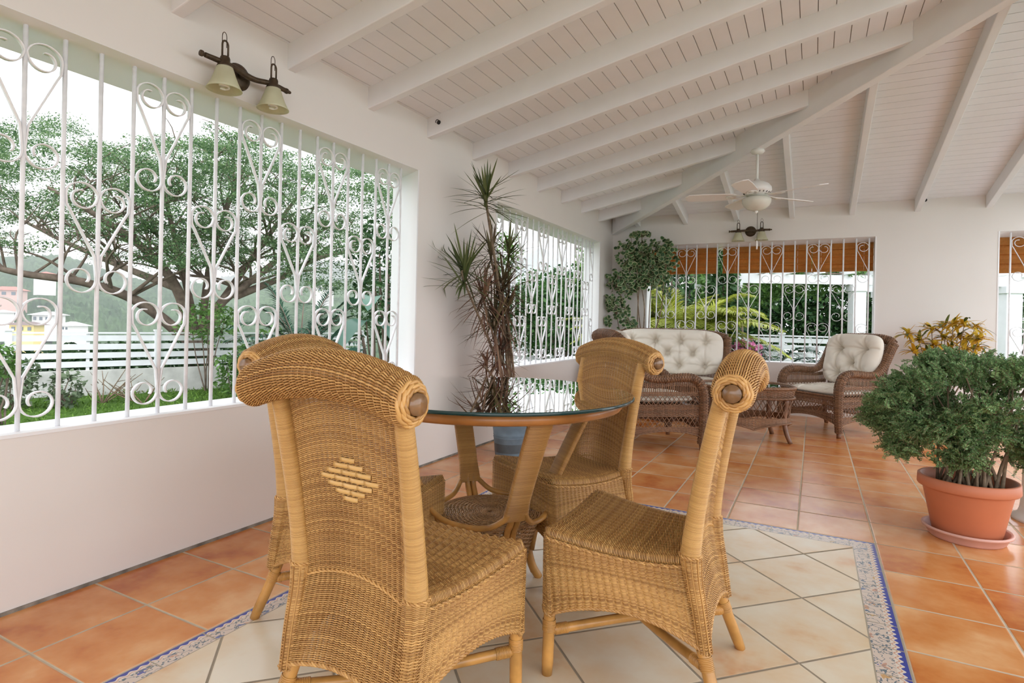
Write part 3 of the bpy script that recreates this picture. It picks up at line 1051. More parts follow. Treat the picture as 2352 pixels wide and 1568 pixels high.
# ================================================================== CUSHIONS
def tuft_surface(W, Hh, T, btn, seed=0, n=(190, 110)):
    """rounded cushion, local x = thickness (front +), y = width, z = height from 0"""
    s, q = np.meshgrid(np.linspace(-1, 1, n[0]), np.linspace(-1, 1, n[1]), indexing='ij')
    # denser near rim
    s = np.sign(s) * (1 - (1 - np.abs(s)) ** 1.5); q = np.sign(q) * (1 - (1 - np.abs(q)) ** 1.5)
    p = 5.0
    rad = (np.abs(s) ** p + np.abs(q) ** p) ** (1 / p)
    mx_ = np.maximum(np.abs(s), np.abs(q))
    k = np.where(rad > 1e-6, mx_ / np.maximum(rad, 1e-6), 1)
    y = s * k * W / 2; z = q * k * Hh / 2
    th = T / 2 * np.maximum(1 - mx_ ** 3.2, 0) ** 0.5
    rg = np.random.default_rng(seed)
    dep = np.zeros_like(y); fold = np.zeros_like(y)
    for by, bz in btn:
        d = np.hypot(y - by, z - bz)
        ang = np.arctan2(z - bz, y - by)
        dep += np.exp(-(d / .055) ** 1.1) * T * .40
        fold += np.exp(-(d / .085) ** 2) * 0.008 * np.cos(ang * 9 + rg.uniform(0, 6)) * np.clip(d / .03, 0, 1)
    for i in range(len(btn)):
        for j in range(i):
            a_, b_ = np.array(btn[i]), np.array(btn[j]); L = np.hypot(*(a_ - b_))
            if L > .31: continue
            tt = np.clip(((y - a_[0]) * (b_ - a_)[0] + (z - a_[1]) * (b_ - a_)[1]) / L ** 2, 0, 1)
            d = np.hypot(y - a_[0] - tt * (b_ - a_)[0], z - a_[1] - tt * (b_ - a_)[1])
            fold -= 0.016 * np.exp(-(d / .012) ** 2) + .016 * np.exp(-(d / .05) ** 2)
    # folds run from outer buttons to the rim
    for by, bz in btn:
        for ey, ez, lim in ((0, 1, Hh / 2 - bz), (0, -1, bz + Hh / 2), (1, 0, W / 2 - by), (-1, 0, by + W / 2)):
            if lim > .19: continue
            al = (y - by) * ey + (z - bz) * ez
            d = np.abs((y - by) * ez) + np.abs((z - bz) * ey)
            fold -= 0.018 * np.exp(-(d / .012) ** 2) * (al > 0) * np.clip(1 - mx_ ** 12, 0, 1)
    f = th - np.minimum(dep, th * .85) * (th > 0) + fold * np.clip(th / (T * .2), 0, 1)
    wob = 0.003 * np.sin(y * 31 + seed) * np.sin(z * 27 + seed * 2)
    front = np.stack([f + wob * (mx_ < .98), y, z], -1); backp = np.stack([-th * .8, y, z], -1)
    i, j = np.meshgrid(np.arange(n[0] - 1), np.arange(n[1] - 1), indexing='ij')
    Fq = np.stack([i * n[1] + j, (i + 1) * n[1] + j, (i + 1) * n[1] + j + 1, i * n[1] + j + 1], -1).reshape(-1, 4)
    pos = []
    for by, bz in btn:
        kk = np.argmin((y - by) ** 2 + (z - bz) ** 2)
        pos.append(front.reshape(-1, 3)[kk])
    return front, backp, Fq, pos


def cushion(name, label, W, Hh, T, btn, seed, loc, rz, group, lie=None, lean=0.0):
    """loc = centre of its back-bottom edge (upright) or of its underside (lying)"""
    front, backp, Fq, pos = tuft_surface(W, Hh, T, btn, seed)
    if lie:
        R_ = np.array([[0, 0, 1], [0, 1, 0], [1, 0, 0]], float)      # x=thickness -> z
        tr_ = lambda V: np.asarray(V) @ R_.T + [0, 0, T * .4]
    else:
        c, s = math.cos(lean), math.sin(lean)
        R_ = np.array([[c, 0, -s], [0, 1, 0], [s, 0, c]], float)
        tr_ = lambda V: (np.asarray(V) + [T * .4, 0, Hh / 2]) @ R_.T
    t = empty(name, label, 'cushion', loc, rz, group)
    mb = MB()
    flip = bool(lie)
    mb.add(tr_(front.reshape(-1, 3)), Fq[:, ::-1] if flip else Fq); mb.add(tr_(backp.reshape(-1, 3)), Fq if flip else Fq[:, ::-1])
    mb.build('cover', M['cream'], t)
    for p in pos:
        mb = MB()
        pr = [(0, .011), (.008, .010), (.014, .007), (.016, .003), (.014, -.002), (0, -.004)]
        lathe(mb, pr, 14, (0, 0, 0), axis='x')
        mb.V = [np.asarray(tr_(v + p)) for v in mb.V]
        mb.build('button', M['cream'], t)
    return t


# ================================================================== BROWN WICKER SEATS
def wicker_seat(name, label, cat, W, loc, rz, group=None, seatcov=None):
    t = empty(name, label, cat, loc, rz, group)
    Ym = W / 2 - .035
    path = spline([(.318, 0, .045), (.330, 0, .20), (.332, 0, .36), (.325, 0, .47), (.290, 0, .55), (.22, 0, .588), (.10, 0, .590), (-.04, 0, .578), (-.16, 0, .590), (-.25, 0, .66), (-.31, 0, .755), (-.355, 0, .835), (-.385, 0, .875)], 90)
    Lp = np.concatenate([[0], np.cumsum(np.linalg.norm(np.diff(path, axis=0), axis=1))]); Lp /= Lp[-1]
    rad = np.interp(Lp, [0, .18, .32, .5, .7, .85, 1], [.034, .040, .046, .040, .036, .042, .046])
    T = unit(np.gradient(path, axis=0)); up_ = np.stack([-T[:, 2], np.zeros(90), T[:, 0]], -1)

    def armS(s):
        def S(u, v):
            c = np.stack([np.interp(v, Lp, path[:, i]) for i in range(3)], -1)
            n_ = np.stack([np.interp(v, Lp, up_[:, i]) for i in range(3)], -1)
            r = np.interp(v, Lp, rad)[..., None]
            a = 2 * PI * u[..., None] * s
            return c + [0, s * Ym, 0] + n_ * np.cos(a) * r * .8 + np.array([0, 1.0, 0]) * np.sin(a) * r
        return S
    for s in (1, -1):
        mb = MB()
        weave(mb, armS(s), 120, 9, .0058, .0022, .0035, .004, loopu=True, sub=2)
        tubes(mb, path + [0, s * Ym, 0], rad * .72, 10)
        mb.build('arm', M['brown'], t)
    # back rail between the arm tops, gently arched
    yy = np.linspace(-1, 1, 40)
    bp = np.stack([np.interp(np.abs(yy), [0, .8, 1], [-.425, -.41, -.385]), yy * Ym, np.interp(np.abs(yy), [0, .55, .85, 1], [.93, .925, .905, .875])], -1)
    mb = MB()
    Tb = unit(np.gradient(bp, axis=0)); nb = unit(np.cross(Tb, np.array([1.0, 0, 0])))

    def railS(u, v):
        k = v * 39
        c = np.stack([np.interp(k, np.arange(40), bp[:, i]) for i in range(3)], -1)
        n_ = np.stack([np.interp(k, np.arange(40), nb[:, i]) for i in range(3)], -1)
        a = 2 * PI * u[..., None]
        return c + n_ * np.sin(a) * .042 + np.array([1.0, 0, 0]) * np.cos(a) * .042
    weave(mb, railS, int(W / .0125), 9, .0058, .0022, .0035, .004, loopu=True)
    tubes(mb, bp, .031, 10)
    mb.build('back_rail', M['brown'], t)
    # back panel
    def backS(u, v):
        s = 2 * u - 1
        zt = np.interp(np.abs(s), [0, .55, .85, 1], [.92, .915, .895, .86])
        z = .14 + (zt - .14) * v
        x = np.interp(z, [.1, .36, .6, .9], [-.315, -.29, -.325, -.415])
        return np.stack([x, s * (Ym - .01), z], -1)
    mb = MB(); weave(mb, backS, 66, max(14, int(W / .035)), .0053, .002, .003, .004); mb.build('backrest', M['brown'], t)

    def band(S0, z0, z1):
        """part of the plane S0(tt, z) between heights z0(tt), z1(tt)"""
        def S(u, v):
            a = z0(u) if callable(z0) else z0
            b = z1(u) if callable(z1) else z1
            return S0(u, a + (b - a) * v)
        return S
    for s in (1, -1):
        def plane(u, z, s=s):
            xr = np.interp(z, [0, .36, .6], [-.305, -.285, -.30])
            return np.stack([xr + (.318 - xr) * (u if s < 0 else 1 - u), np.full_like(u, s * Ym) , z * np.ones_like(u)], -1)
        fu = (lambda u: u) if s < 0 else (lambda u: 1 - u)
        mb = MB()
        weave(mb, band(plane, lambda u: .105 + .050 * 4 * u * (1 - u), .185), 8, 26, .0050, .002, .003, .0035)
        weave(mb, band(plane, .275, .365), 10, 26, .0048, .002, .003, .0035)
        topz = lambda u: np.interp(fu(u), [0, .25, .55, .85, 1], [.56, .545, .555, .56, .50])
        # upright canes under the arm
        weave(mb, band(plane, .445, .475), 4, 26, .0046, .002, .003, .0035)
        tt = (np.arange(34) + .5) / 34
        tubes(mb, np.stack([plane(tt, np.full(34, .47)), plane(tt, (.47 + topz(tt)) / 2), plane(tt, topz(tt))], 1), .0045, 5, caps=False)
        weave(mb, band(plane, lambda u: topz(u) - .035, topz), 4, 26, .0046, .002, .003, .0035)
        for za, zb_ in ((.185, .275), (.365, .445)):
            lattice(mb, lambda q: plane(q, np.full_like(q, za)), lambda q: plane(q, np.full_like(q, zb_)), 15, .0030, 1.6)
        tt = np.linspace(0, 1, 30)
        for z_ in (.185, .275, .365, .445):
            braid(mb, plane(tt, np.full(30, z_)), .0045, .03, 2)
        braid(mb, plane(tt, .105 + .05 * 4 * tt * (1 - tt)), .006, .035, 3)
        mb.build('side_panel', M['brown'], t)
    # front
    def fplane(u, z): return np.stack([np.full_like(u, .322) , (2 * u - 1) * (Ym - .01), z * np.ones_like(u)], -1)
    mb = MB()
    nf = max(24, int(W / .025))
    weave(mb, band(fplane, lambda u: .115 + .06 * (1 - (2 * u - 1) ** 2) ** 1.0, .215), 9, nf, .0050, .002, .003, .0035)
    weave(mb, band(fplane, .295, .375), 9, nf, .0048, .002, .003, .0035)
    lattice(mb, lambda q: fplane(q, np.full_like(q, .215)), lambda q: fplane(q, np.full_like(q, .295)), int(W / .042), .003, 1.6)
    tt = np.linspace(0, 1, 40)
    for z_ in (.215, .295): braid(mb, fplane(tt, np.full(40, z_)), .0045, .03, 2)
    braid(mb, fplane(tt, np.full(40, .378)), .009, .04, 3)
    braid(mb, fplane(tt, .115 + .06 * (1 - (2 * tt - 1) ** 2)), .006, .035, 3)
    mb.build('front_panel', M['brown'], t)
    mb = MB()
    mb.box((-.285, -Ym + .012, .335), (.315, Ym - .012, .360))
    mb.build('seat_deck', M['brownpole'], t)
    for sx, sy in ((1, 1), (1, -1), (-1, 1), (-1, -1)):
        mb = MB()
        if sx > 0: P = [(.318, sy * Ym, .36), (.320, sy * Ym, .1), (.322, sy * (Ym + .004), 0)]
        else: P = [(-.285, sy * Ym, .36), (-.292, sy * (Ym + .004), .13), (-.325, sy * (Ym + .012), 0)]
        tubes(mb, spline(P, 10), np.linspace(.023, .019, 10), 10)
        mb.build('leg', M['brownpole'], t)
    return t


def rot(p, rz):
    c, s = math.cos(rz), math.sin(rz)
    return np.array([c * p[0] - s * p[1], s * p[0] + c * p[1], p[2]])


def place(loc, rz, p):
    return tuple(np.array(loc) + rot(p, rz))


SEATG = 'brown wicker lounge set'
# armchair with its back to the dining corner (faces away to the right)
bl, br = (-1.245, 4.985, 0), math.radians(37.5)
wicker_seat('wicker_armchair', 'brown wicker armchair turned away from the dining table, its arm panel facing us', 'armchair', .70, bl, br, SEATG)
cushion('seat_cushion', 'cream seat cushion showing through the arm lattice of the armchair near the dining table', .56, .56, .11, [(-.13, -.12), (.13, -.12), (-.13, .13), (.13, .13)], 3, place(bl, br, (.02, 0, .362)), br, 'cream cushions', lie=True)
cushion('back_cushion', 'cream back cushion seen edge-on beside the loveseat, above the far dining chair', .56, .50, .17, [(-.14, -.05), (.14, -.05), (0, .1), (-.14, .15), (.14, .15)], 4, place(bl, br, (-.285, 0, .46)), br, 'cream cushions', lean=.22)
# loveseat by the back window
al, ar = (-1.48, 6.50, 0), math.radians(-86)
wicker_seat('wicker_loveseat', 'wide brown wicker loveseat with a tufted cream back under the back window', 'sofa', 1.36, al, ar, SEATG)
bt = [(-.42 + .28 * i, .13) for i in range(4)] + [(-.28 + .28 * i, -.01) for i in range(3)] + [(-.42 + .28 * i, -.15) for i in range(4)]
cushion('back_cushion', 'wide tufted cream back cushion with many buttons on the loveseat', 1.22, .52, .18, bt, 5, place(al, ar, (-.265, 0, .44)), ar, 'cream cushions', lean=.22)
cushion('seat_cushion', 'long cream seat cushion on the loveseat, mostly hidden behind the coffee table', 1.22, .56, .11, [(-.4 + .27 * i, .0) for i in range(4)], 6, place(al, ar, (.02, 0, .362)), ar, 'cream cushions', lie=True)
# armchair on the right facing the coffee table
cl, cr = (0.185, 6.62, 0), math.radians(228.5)
wicker_seat('wicker_armchair', 'brown wicker armchair facing us beside the potted plants', 'armchair', .74, cl, cr, SEATG)
cushion('back_cushion', 'tufted cream back cushion standing in the armchair that faces us', .62, .52, .18, [(-.15, .11), (.13, .11), (0, -.03), (.13, -.15), (-.15, -.15)], 7, place(cl, cr, (-.265, 0, .44)), cr, 'cream cushions', lean=.22)
cushion('seat_cushion', 'cream seat cushion lying in the armchair that faces us', .62, .56, .11, [(-.15, .1), (.15, .1), (0, -.08)], 8, place(cl, cr, (.025, 0, .362)), cr, 'cream cushions', lie=True)

# coffee table
t = empty('coffee_table', 'oval brown wicker coffee table with a glass inset between the wicker seats', 'coffee table', (-.545, 5.70, 0), math.radians(22))
CT = dict(a=.40, b=.29)


def sup(u, k=1.0, p=3.2):
    th = 2 * PI * u
    c, s = np.cos(th), np.sin(th)
    r = (np.abs(c) ** p + np.abs(s) ** p) ** (-1 / p)
    return np.stack([CT['a'] * k * r * c, CT['b'] * k * r * s], -1)


def tabS(z0, z1, k0, k1, arch=0.0):
    def S(u, v):
        zb_ = z0 + arch * np.abs(np.sin(4 * PI * u + 0.0)) ** .8
        z = zb_ + (z1 - zb_) * v
        k = k0 + (k1 - k0) * (z - z0) / (z1 - z0)
        xy = sup(1 - u) * k[..., None]
        return np.concatenate([xy, z[..., None]], -1)
    return S


mb = MB()
weave(mb, tabS(.395, .475, .96, 1.0), 9, 84, .0048, .002, .003, .0035, loopu=True)
uu = np.linspace(0, 1, 160)
braid(mb, np.concatenate([sup(uu), np.full((160, 1), .480)], 1), .013, .05, 4)
braid(mb, np.concatenate([sup(uu, .985), np.full((160, 1), .392)], 1), .011, .045, 3)
mb.build('top_frame', M['brown'], t)
mb = MB()
weave(mb, tabS(.115, .215, .93, .90, .055), 10, 80, .0050, .002, .003, .0035, loopu=True)
lattice(mb, lambda q: np.concatenate([sup(q, .90), np.full((len(q), 1), .215)], 1), lambda q: np.concatenate([sup(q, .955), np.full((len(q), 1), .392)], 1), 46, .0032, 1.8)
braid(mb, np.concatenate([sup(uu, .90), np.full((160, 1), .215)], 1), .005, .03, 2)
zb_ = .115 + .055 * np.abs(np.sin(4 * PI * (1 - uu))) ** .8
braid(mb, np.concatenate([sup(uu, .93), zb_[:, None]], 1), .007, .035, 3)
mb.build('skirt', M['brown'], t)
mb = MB()
V = np.concatenate([sup(uu[:-1], .965), np.full((159, 1), .482)], 1)
mb.add(np.concatenate([V, [[0, 0, .482]], V + [0, 0, -.008], [[0, 0, .474]]]), [[i, (i + 1) % 159, 159] for i in range(159)] + [[160 + (i + 1) % 159, 160 + i, 319] for i in range(159)])
mb.build('glass_top', M['glass'], t, smooth=False)
mb = MB()
for k in np.linspace(.1, .93, 14):
    tubes(mb, np.concatenate([sup(uu[:-1], k), np.full((159, 1), .462)], 1), .009, 5, closed=True)
mb.build('top_weave', M['brown'], t)
for u_ in (.125, .375, .625, .875):
    e = sup(np.array([u_]))[0]
    mb = MB()
    tubes(mb, spline([(*e * .90, .40), (*e * .86, .22), (*e * .90, .10), (*e * 1.0, 0)], 14), np.linspace(.023, .019, 14), 10)
    mb.build('leg', M['brownpole'], t)
# ================================================================== WINDOW GRILLES
def scroll_half(zb, zt, hw_, side):
    """one side of a heart scroll in local (w, z): curl at the top by the centre bar, over the outer bar, slant to the centre bar, curl outward below"""
    Hh = zt - zb
    P = []
    R1 = hw_ * .46
    # top: spiral centre, out over the arch
    c1 = (hw_ * .50, zt - R1 * 1.02)
    for a in np.linspace(PI * 2.55, PI * 0.02, 34):
        f = np.interp(a, [0, PI, 2.55 * PI], [1.0, 0.98, .42])
        rx = R1 * f
        P.append((c1[0] + rx * math.cos(a) * (1.06 if a < PI else 1), c1[1] + rx * math.sin(a)))
    P[-1] = (hw_ - .004, c1[1])
    zl = zb + hw_ * .86
    P.append((hw_ - .006, c1[1] - .035))
    for f in np.linspace(.12, .94, 8):
        P.append((hw_ - .008 + (.006 - hw_ + .008) * f, c1[1] - .035 + (zl + .03 - c1[1] + .035) * f))
    # bottom curl opening outward
    R2 = hw_ * .44
    c2 = (hw_ * .47, zb + R2 * 1.0)
    for a in np.linspace(PI * .98, PI * 3.15, 30):
        f = np.interp(a, [.98 * PI, 2.0 * PI, 3.15 * PI], [1.0, .98, .42])
        P.append((c2[0] + R2 * f * math.cos(a), c2[1] + R2 * f * math.sin(a)))
    P = np.array(P)
    return P * [side, 1]


def grille(label, ax, first, last, pitch, bar0, fixed, phase, hearts=True):
    """bars every pitch along axis ax (1 = y, 0 = x) standing on the sill, heart scrolls between them"""
    g = empty('window_grille', label, 'window grille', ((fixed, (first + last) / 2, SILL) if ax == 1 else ((first + last) / 2, fixed, SILL)), 0, 'white scrolled window grilles')
    ox = (first + last) / 2

    def W3(w, z, d=0):
        w = np.asarray(w, float); z = np.asarray(z, float)
        return np.stack([np.full_like(w, d), w - ox, z - SILL], -1) if ax == 1 else np.stack([w - ox, np.full_like(w, d), z - SILL], -1)
    n0 = math.ceil((first - bar0) / pitch); n1 = math.floor((last - bar0) / pitch)
    for k in range(n0, n1 + 1):
        w = bar0 + k * pitch
        mb = MB()
        tubes(mb, W3([w, w, w], [SILL + .004, 1.3, HEAD - .012]), .0082, 8)
        mb.build('bar', M['grille'], g)
        if not hearts: continue
        rows = [(.650, 1.072), (1.530, 1.972)] if (k - phase) % 4 == 0 else ([(1.098, 1.512)] if (k - phase) % 4 == 2 else [])
        for zb, zt in rows:
            mb = MB()
            for s in (1, -1):
                if not (first - .02 <= w + s * pitch <= last + .02): continue
                P = scroll_half(zb, zt, pitch - .006, s)
                q = W3(P[:, 0] + w, P[:, 1])
                T = unit(np.gradient(q, axis=0)); dn = np.array([1.0, 0, 0]) if ax == 1 else np.array([0, 1.0, 0])
                Nn = np.broadcast_to(dn, q.shape)[None]
                tubes(mb, q, .0120, 4, rb=.0034, nrm=Nn)
            mb.build('scroll', M['grille'], g)
    return g


grille('white scrolled iron grille in the biggest window, nearest the rattan dining chairs', 1, W1[0] + .02, W1[1] - .03, .1208, .983, XA - .05, 0)
grille('white scrolled iron grille in the window behind the spiky dracaena plant', 1, W2[0] + .02, W2[1] - .03, .1230, 4.829, XA - .05, 0)
grille('white scrolled iron grille in front of the row of bamboo blinds, above the loveseat', 0, WB[0] + .02, WB[1] - .02, .1225, .035, YB + .03, 0)
grille('white iron grille in the narrow-looking window at the far right edge', 0, WC[0] + .02, WC[1] - .02, .1225, WC[0] + .105, YB + .03, 1)


# ================================================================== BAMBOO BLINDS
def blind(label, x0, x1, zb):
    z1 = HEAD - .03
    yb_ = YB + TH - .05
    t = empty('roman_blind', label, 'blind', ((x0 + x1) / 2, yb_, z1), 0, 'raised bamboo roman blinds')
    w = (x1 - x0) / 2
    mb = MB()
    zs = [0]
    nfold = 4
    for i in range(nfold):
        zs += [zs[-1] - (z1 - zb) / nfold]
    prof = []
    for i in range(nfold):
        a, b = zs[i], zs[i + 1]
        prof += [(-.002, a), (-.012, a + (b - a) * .5), (-.034, b + .008), (-.030, b + .001)]
    prof = np.array(prof)
    P = []
    for d in (0, .004):
        for sx in (-w, w):
            P.append(np.stack([np.full(len(prof), sx), prof[:, 0] + d, prof[:, 1]], -1))
    K = len(prof)
    V = np.concatenate(P)
    i = np.arange(K - 1)
    F = np.concatenate([np.stack([i, i + 1, K + i + 1, K + i], 1), np.stack([2 * K + i, 3 * K + i, 3 * K + i + 1, 2 * K + i + 1], 1),
                        np.stack([i, 2 * K + i, 2 * K + i + 1, i + 1], 1), np.stack([K + i, K + i + 1, 3 * K + i + 1, 3 * K + i], 1)])
    mb.add(V, F)
    mb.build('slats', M['bamboo'], t, smooth=False)
    mb = MB(); mb.box((-w, -.012, -.004), (w, .02, .026)); mb.build('headrail', M['bamboo'], t, smooth=False)
    mb = MB()
    tubes(mb, np.array([[-w, -.020, zb - z1 + .003], [w, -.020, zb - z1 + .003]]), .006, 6)
    mb.build('bottom_rod', M['wood'], t)
    for sx in (-.7, .7):
        mb = MB(); tubes(mb, np.array([[sx * w, -.024, 0], [sx * w, -.026, (zb - z1) * .5], [sx * w, -.028, zb - z1]]), .0015, 5)
        mb.build('cord', M['cream'], t)
    return t


blind('short bamboo blind behind the grille, beside the leafy corner plant', WB[0] + .03, -1.075, 1.665)
blind('middle bamboo blind hanging below the small wall lamp', -1.015, -.035, 1.665)
blind('bamboo blind at the end of the back window nearest the bare white wall', -.030, WB[1] - .015, 1.665)
blind('bamboo blind in the window at the far right edge', WC[0] + .015, WC[0] + .8, 1.62)


# ================================================================== WALL LAMPS
def sconce(name_label, loc, rz):
    """two-shade bronze wall lamp; local x along the wall, y out of the wall"""
    t = empty('wall_lamp', name_label, 'wall lamp', loc, rz)
    mb = MB()
    lathe(mb, [(0, .022), (.040, .020), (.058, .010), (.062, 0), (.062, -.002)][::-1], 28, (0, 0, 0), axis='y')
    mb.V = [v * [1, 1, 1] for v in mb.V]
    mb.V = [np.stack([v[:, 0], np.abs(v[:, 1]), v[:, 2]], -1) for v in mb.V]
    mb.build('backplate', M['bronze'], t)
    mb = MB()
    tubes(mb, spline([(-.215, .075, .0), (-.12, .075, .002), (-.05, .062, -.006), (0, .055, -.002), (.05, .062, .004), (.12, .075, .002), (.215, .075, 0)], 40), np.interp(np.linspace(-1, 1, 40), [-1, -.85, -.3, 0, .3, .85, 1], [.011, .012, .013, .015, .013, .012, .011]), 10)
    for s in (1, -1):
        lathe(mb, [(0, -.018), (.006, -.016), (.0085, -.008), (.006, 0), (.013, .004), (.013, .014), (0, .015)], 12, (s * .222, .075, 0), axis='x')
    tubes(mb, np.array([[0, .01, 0], [0, .035, 0], [0, .055, 0]]), .014, 10)
    mb.build('arm', M['bronze'], t)
    for s in (1, -1):
        cx = s * .128
        mb = MB()
        lathe(mb, [(.0, .030), (.018, .030), (.021, .022), (.021, .004), (.030, -.006), (.034, -.016), (.030, -.020), (0, -.02)], 20, (cx, .085, -.005))
        # upright loop above the holder
        a = np.linspace(0, PI, 14)
        P = [(cx - .014, .085, .02)] + [(cx - .014 * math.cos(k), .085, .075 + .020 * math.sin(k)) for k in a] + [(cx + .014, .085, .02)]
        tubes(mb, np.array(P), .0042, 7)
        P = [(cx - .011, .079, .07)] + [(cx - .011 * math.cos(k), .079, .112 + .022 * math.sin(k)) for k in a] + [(cx + .011, .079, .07)]
        tubes(mb, np.array(P), .0016, 6)
        h = mb.build('holder', M['bronze'], t)
        mb = MB()
        lathe(mb, [(.030, -.014), (.036, -.030), (.044, -.055), (.055, -.085), (.066, -.108), (.073, -.120), (.071, -.121), (.063, -.107), (.052, -.085), (.041, -.055), (.033, -.030), (.028, -.018)], 36, (cx, .085, 0))
        mb.build('shade', M['shade'], t)
        mb = MB()
        th = np.linspace(0, 2 * PI * 3.2, 60)
        r = np.interp(np.linspace(0, 1, 60), [0, .8, 1], [.019, .019, .008])
        tubes(mb, np.stack([cx + r * np.cos(th), .085 + r * np.sin(th), -.072 - .0150 * th / (2 * PI)], -1), .0048, 8)
        tubes(mb, np.array([[cx, .085, -.02], [cx, .085, -.04], [cx, .085, -.074]]), .012, 10)
        mb.build('bulb', M['bulb'], t)
    return t


sconce('bronze two-shade wall lamp above the biggest window', (XA, 1.775, 2.130), -PI / 2)
sconce('small bronze two-shade wall lamp above the bamboo blinds', (-.690, YB, 2.150), PI)


# ================================================================== CEILING FAN
FX, FY = -.468, 5.498
t = empty('ceiling_fan', 'white five-blade ceiling fan with a bowl light below the sloping beam', 'ceiling fan', (FX, FY, 0))
zc_ = zA(FX) - .225
mb = MB(); lathe(mb, [(0, zc_ + .01), (.052, zc_ + .005), (.060, zc_ - .012), (.045, zc_ - .030), (.016, zc_ - .038), (0, zc_ - .038)][::-1], 28, (0, 0, 0)); mb.build('canopy', M['fanwhite'], t)
mb = MB(); tubes(mb, np.array([[0, 0, zc_ - .03], [0, 0, 2.4], [0, 0, 2.30]]), .0115, 12); mb.build('rod', M['fanwhite'], t)
mb = MB()
lathe(mb, [(0, 2.318), (.022, 2.318), (.026, 2.300), (.060, 2.292), (.100, 2.272), (.120, 2.245), (.124, 2.218), (.112, 2.198), (.098, 2.190), (.090, 2.176), (.062, 2.168), (.055, 2.155), (0, 2.155)][::-1], 40)
body = mb.build('motor_housing', M['fanwhite'], t)
mb = MB()
for k in range(20):
    a = 2 * PI * k / 20
    c, s = math.cos(a), math.sin(a)
    tubes(mb, np.array([[.101 * c, .101 * s, 2.189], [.106 * c, .106 * s, 2.193], [.112 * c, .112 * s, 2.199]]), .0035, 5)
mb.build('vent_slots', M['black'], body)
mb = MB()
lathe(mb, [(.045, 2.157), (.108, 2.152), (.122, 2.138), (.120, 2.112), (.105, 2.082), (.075, 2.054), (.035, 2.040), (0, 2.037)][::-1], 40)
mb.build('bowl_light', M['shade'] if False else plain('milky_bowl_glass', (0.66, 0.65, 0.58), 0.25, 0, 0.5, 8, .06), t)
mb = MB()
lathe(mb, [(0, 2.040), (.016, 2.038), (.012, 2.026), (.006, 2.018), (0, 2.016)][::-1], 14); mb.build('finial', M['fanwhite'], t)
mb = MB()
tubes(mb, np.array([[.01, 0, 2.02], [.01, 0, 1.9], [.01, 0, 1.775]]), .0018, 5)
ch = mb.build('pull_chain', M['bronze'], t)
mb = MB(); tubes(mb, np.array([[.01, 0, 1.775], [.01, 0, 1.74], [.01, 0, 1.70]]), np.array([.006, .0075, .006]), 8); mb.build('pull_knob', M['fanwhite'], ch)
for k in range(5):
    a = math.radians(-26 + 72 * k)
    c, s = math.cos(a), math.sin(a)
    Rz = np.array([[c, -s, 0], [s, c, 0], [0, 0, 1]])
    pitch = math.radians(12)
    n_ = 16
    xs = np.linspace(.17, .60, n_)
    wd = np.interp(xs, [.17, .22, .45, .57, .59, .60], [.045, .058, .070, .068, .055, .030])
    V = []
    for zz in (.0035, -.0035):
        for sg in (1, -1):
            V.append(np.stack([xs, sg * wd * math.cos(pitch), 2.172 + zz + sg * wd * math.sin(pitch)], -1))
    V = np.concatenate(V) @ Rz.T
    i = np.arange(n_ - 1); K = n_
    F = np.concatenate([np.stack([i, i + 1, K + i + 1, K + i][::-1], 1), np.stack([2 * K + i, 2 * K + i + 1, 3 * K + i + 1, 3 * K + i], 1),
                        np.stack([i, 2 * K + i, 2 * K + i + 1, i + 1][::-1], 1), np.stack([K + i, K + i + 1, 3 * K + i + 1, 3 * K + i][::-1], 1),
                        [[0, K, 3 * K, 2 * K], [K - 1, 3 * K - 1, 4 * K - 1, 2 * K - 1]]])
    mb = MB().add(V, F)
    b = mb.build('blade', M['blade'], t, smooth=False)
    mb = MB()
    for sg in (1, -1):
        P = np.array([[.085, sg * .012, 2.178], [.13, sg * .030, 2.170], [.18, sg * .040, 2.166 + sg * .007], [.235, sg * .022, 2.164 + sg * .004], [.25, 0, 2.164]]) @ Rz.T
        tubes(mb, spline(P, 14), .0045, 6, rb=.008)
    lathe(mb, [(0, .003), (.024, .002), (.026, -.004), (0, -.006)][::-1], 16, tuple(np.array([.215, 0, 2.165]) @ Rz.T))
    mb.build('blade_iron', M['fanwhite'], b)


# ================================================================== HOOKS IN THE BEAMS
def hook(label, p, d):
    t = empty('ceiling_hook', label, 'hook', p)
    d = np.array(d, float)
    mb = MB(); lathe(mb, [(0, .006), (.013, .005), (.015, 0), (0, -.002)][::-1], 14, (0, 0, 0), axis='y')
    mb.V = [v * [1, np.sign(d[1]) or 1, 1] for v in mb.V]
    mb.build('rosette', M['black'], t)
    mb = MB()
    a = np.linspace(-PI * .55, PI * 1.2, 20)
    tubes(mb, np.array([[.0 + .012 * math.cos(k), d[1] * (.006 + .014 + .0 * k), .012 * math.sin(k)] for k in a]), .0028, 6)
    tubes(mb, np.array([[0, 0, -.0], [0, d[1] * .010, -.006], [0, d[1] * .02, -.012]]), .003, 6)
    mb.build('ring', M['black'], t)


hook('dark metal hook on the near face of a white ceiling beam by the dracaena wall', tuple(at(1008, 281, 1, 1.485 + .5975 * 3 - RT / 2)), (0, -1, 0))
pB = at(2122, 456, 1, 7.30)
hook('small black hook at the foot of a beam high on the bare back wall', (1.003, 7.30, 2.368), (0, -1, 0))


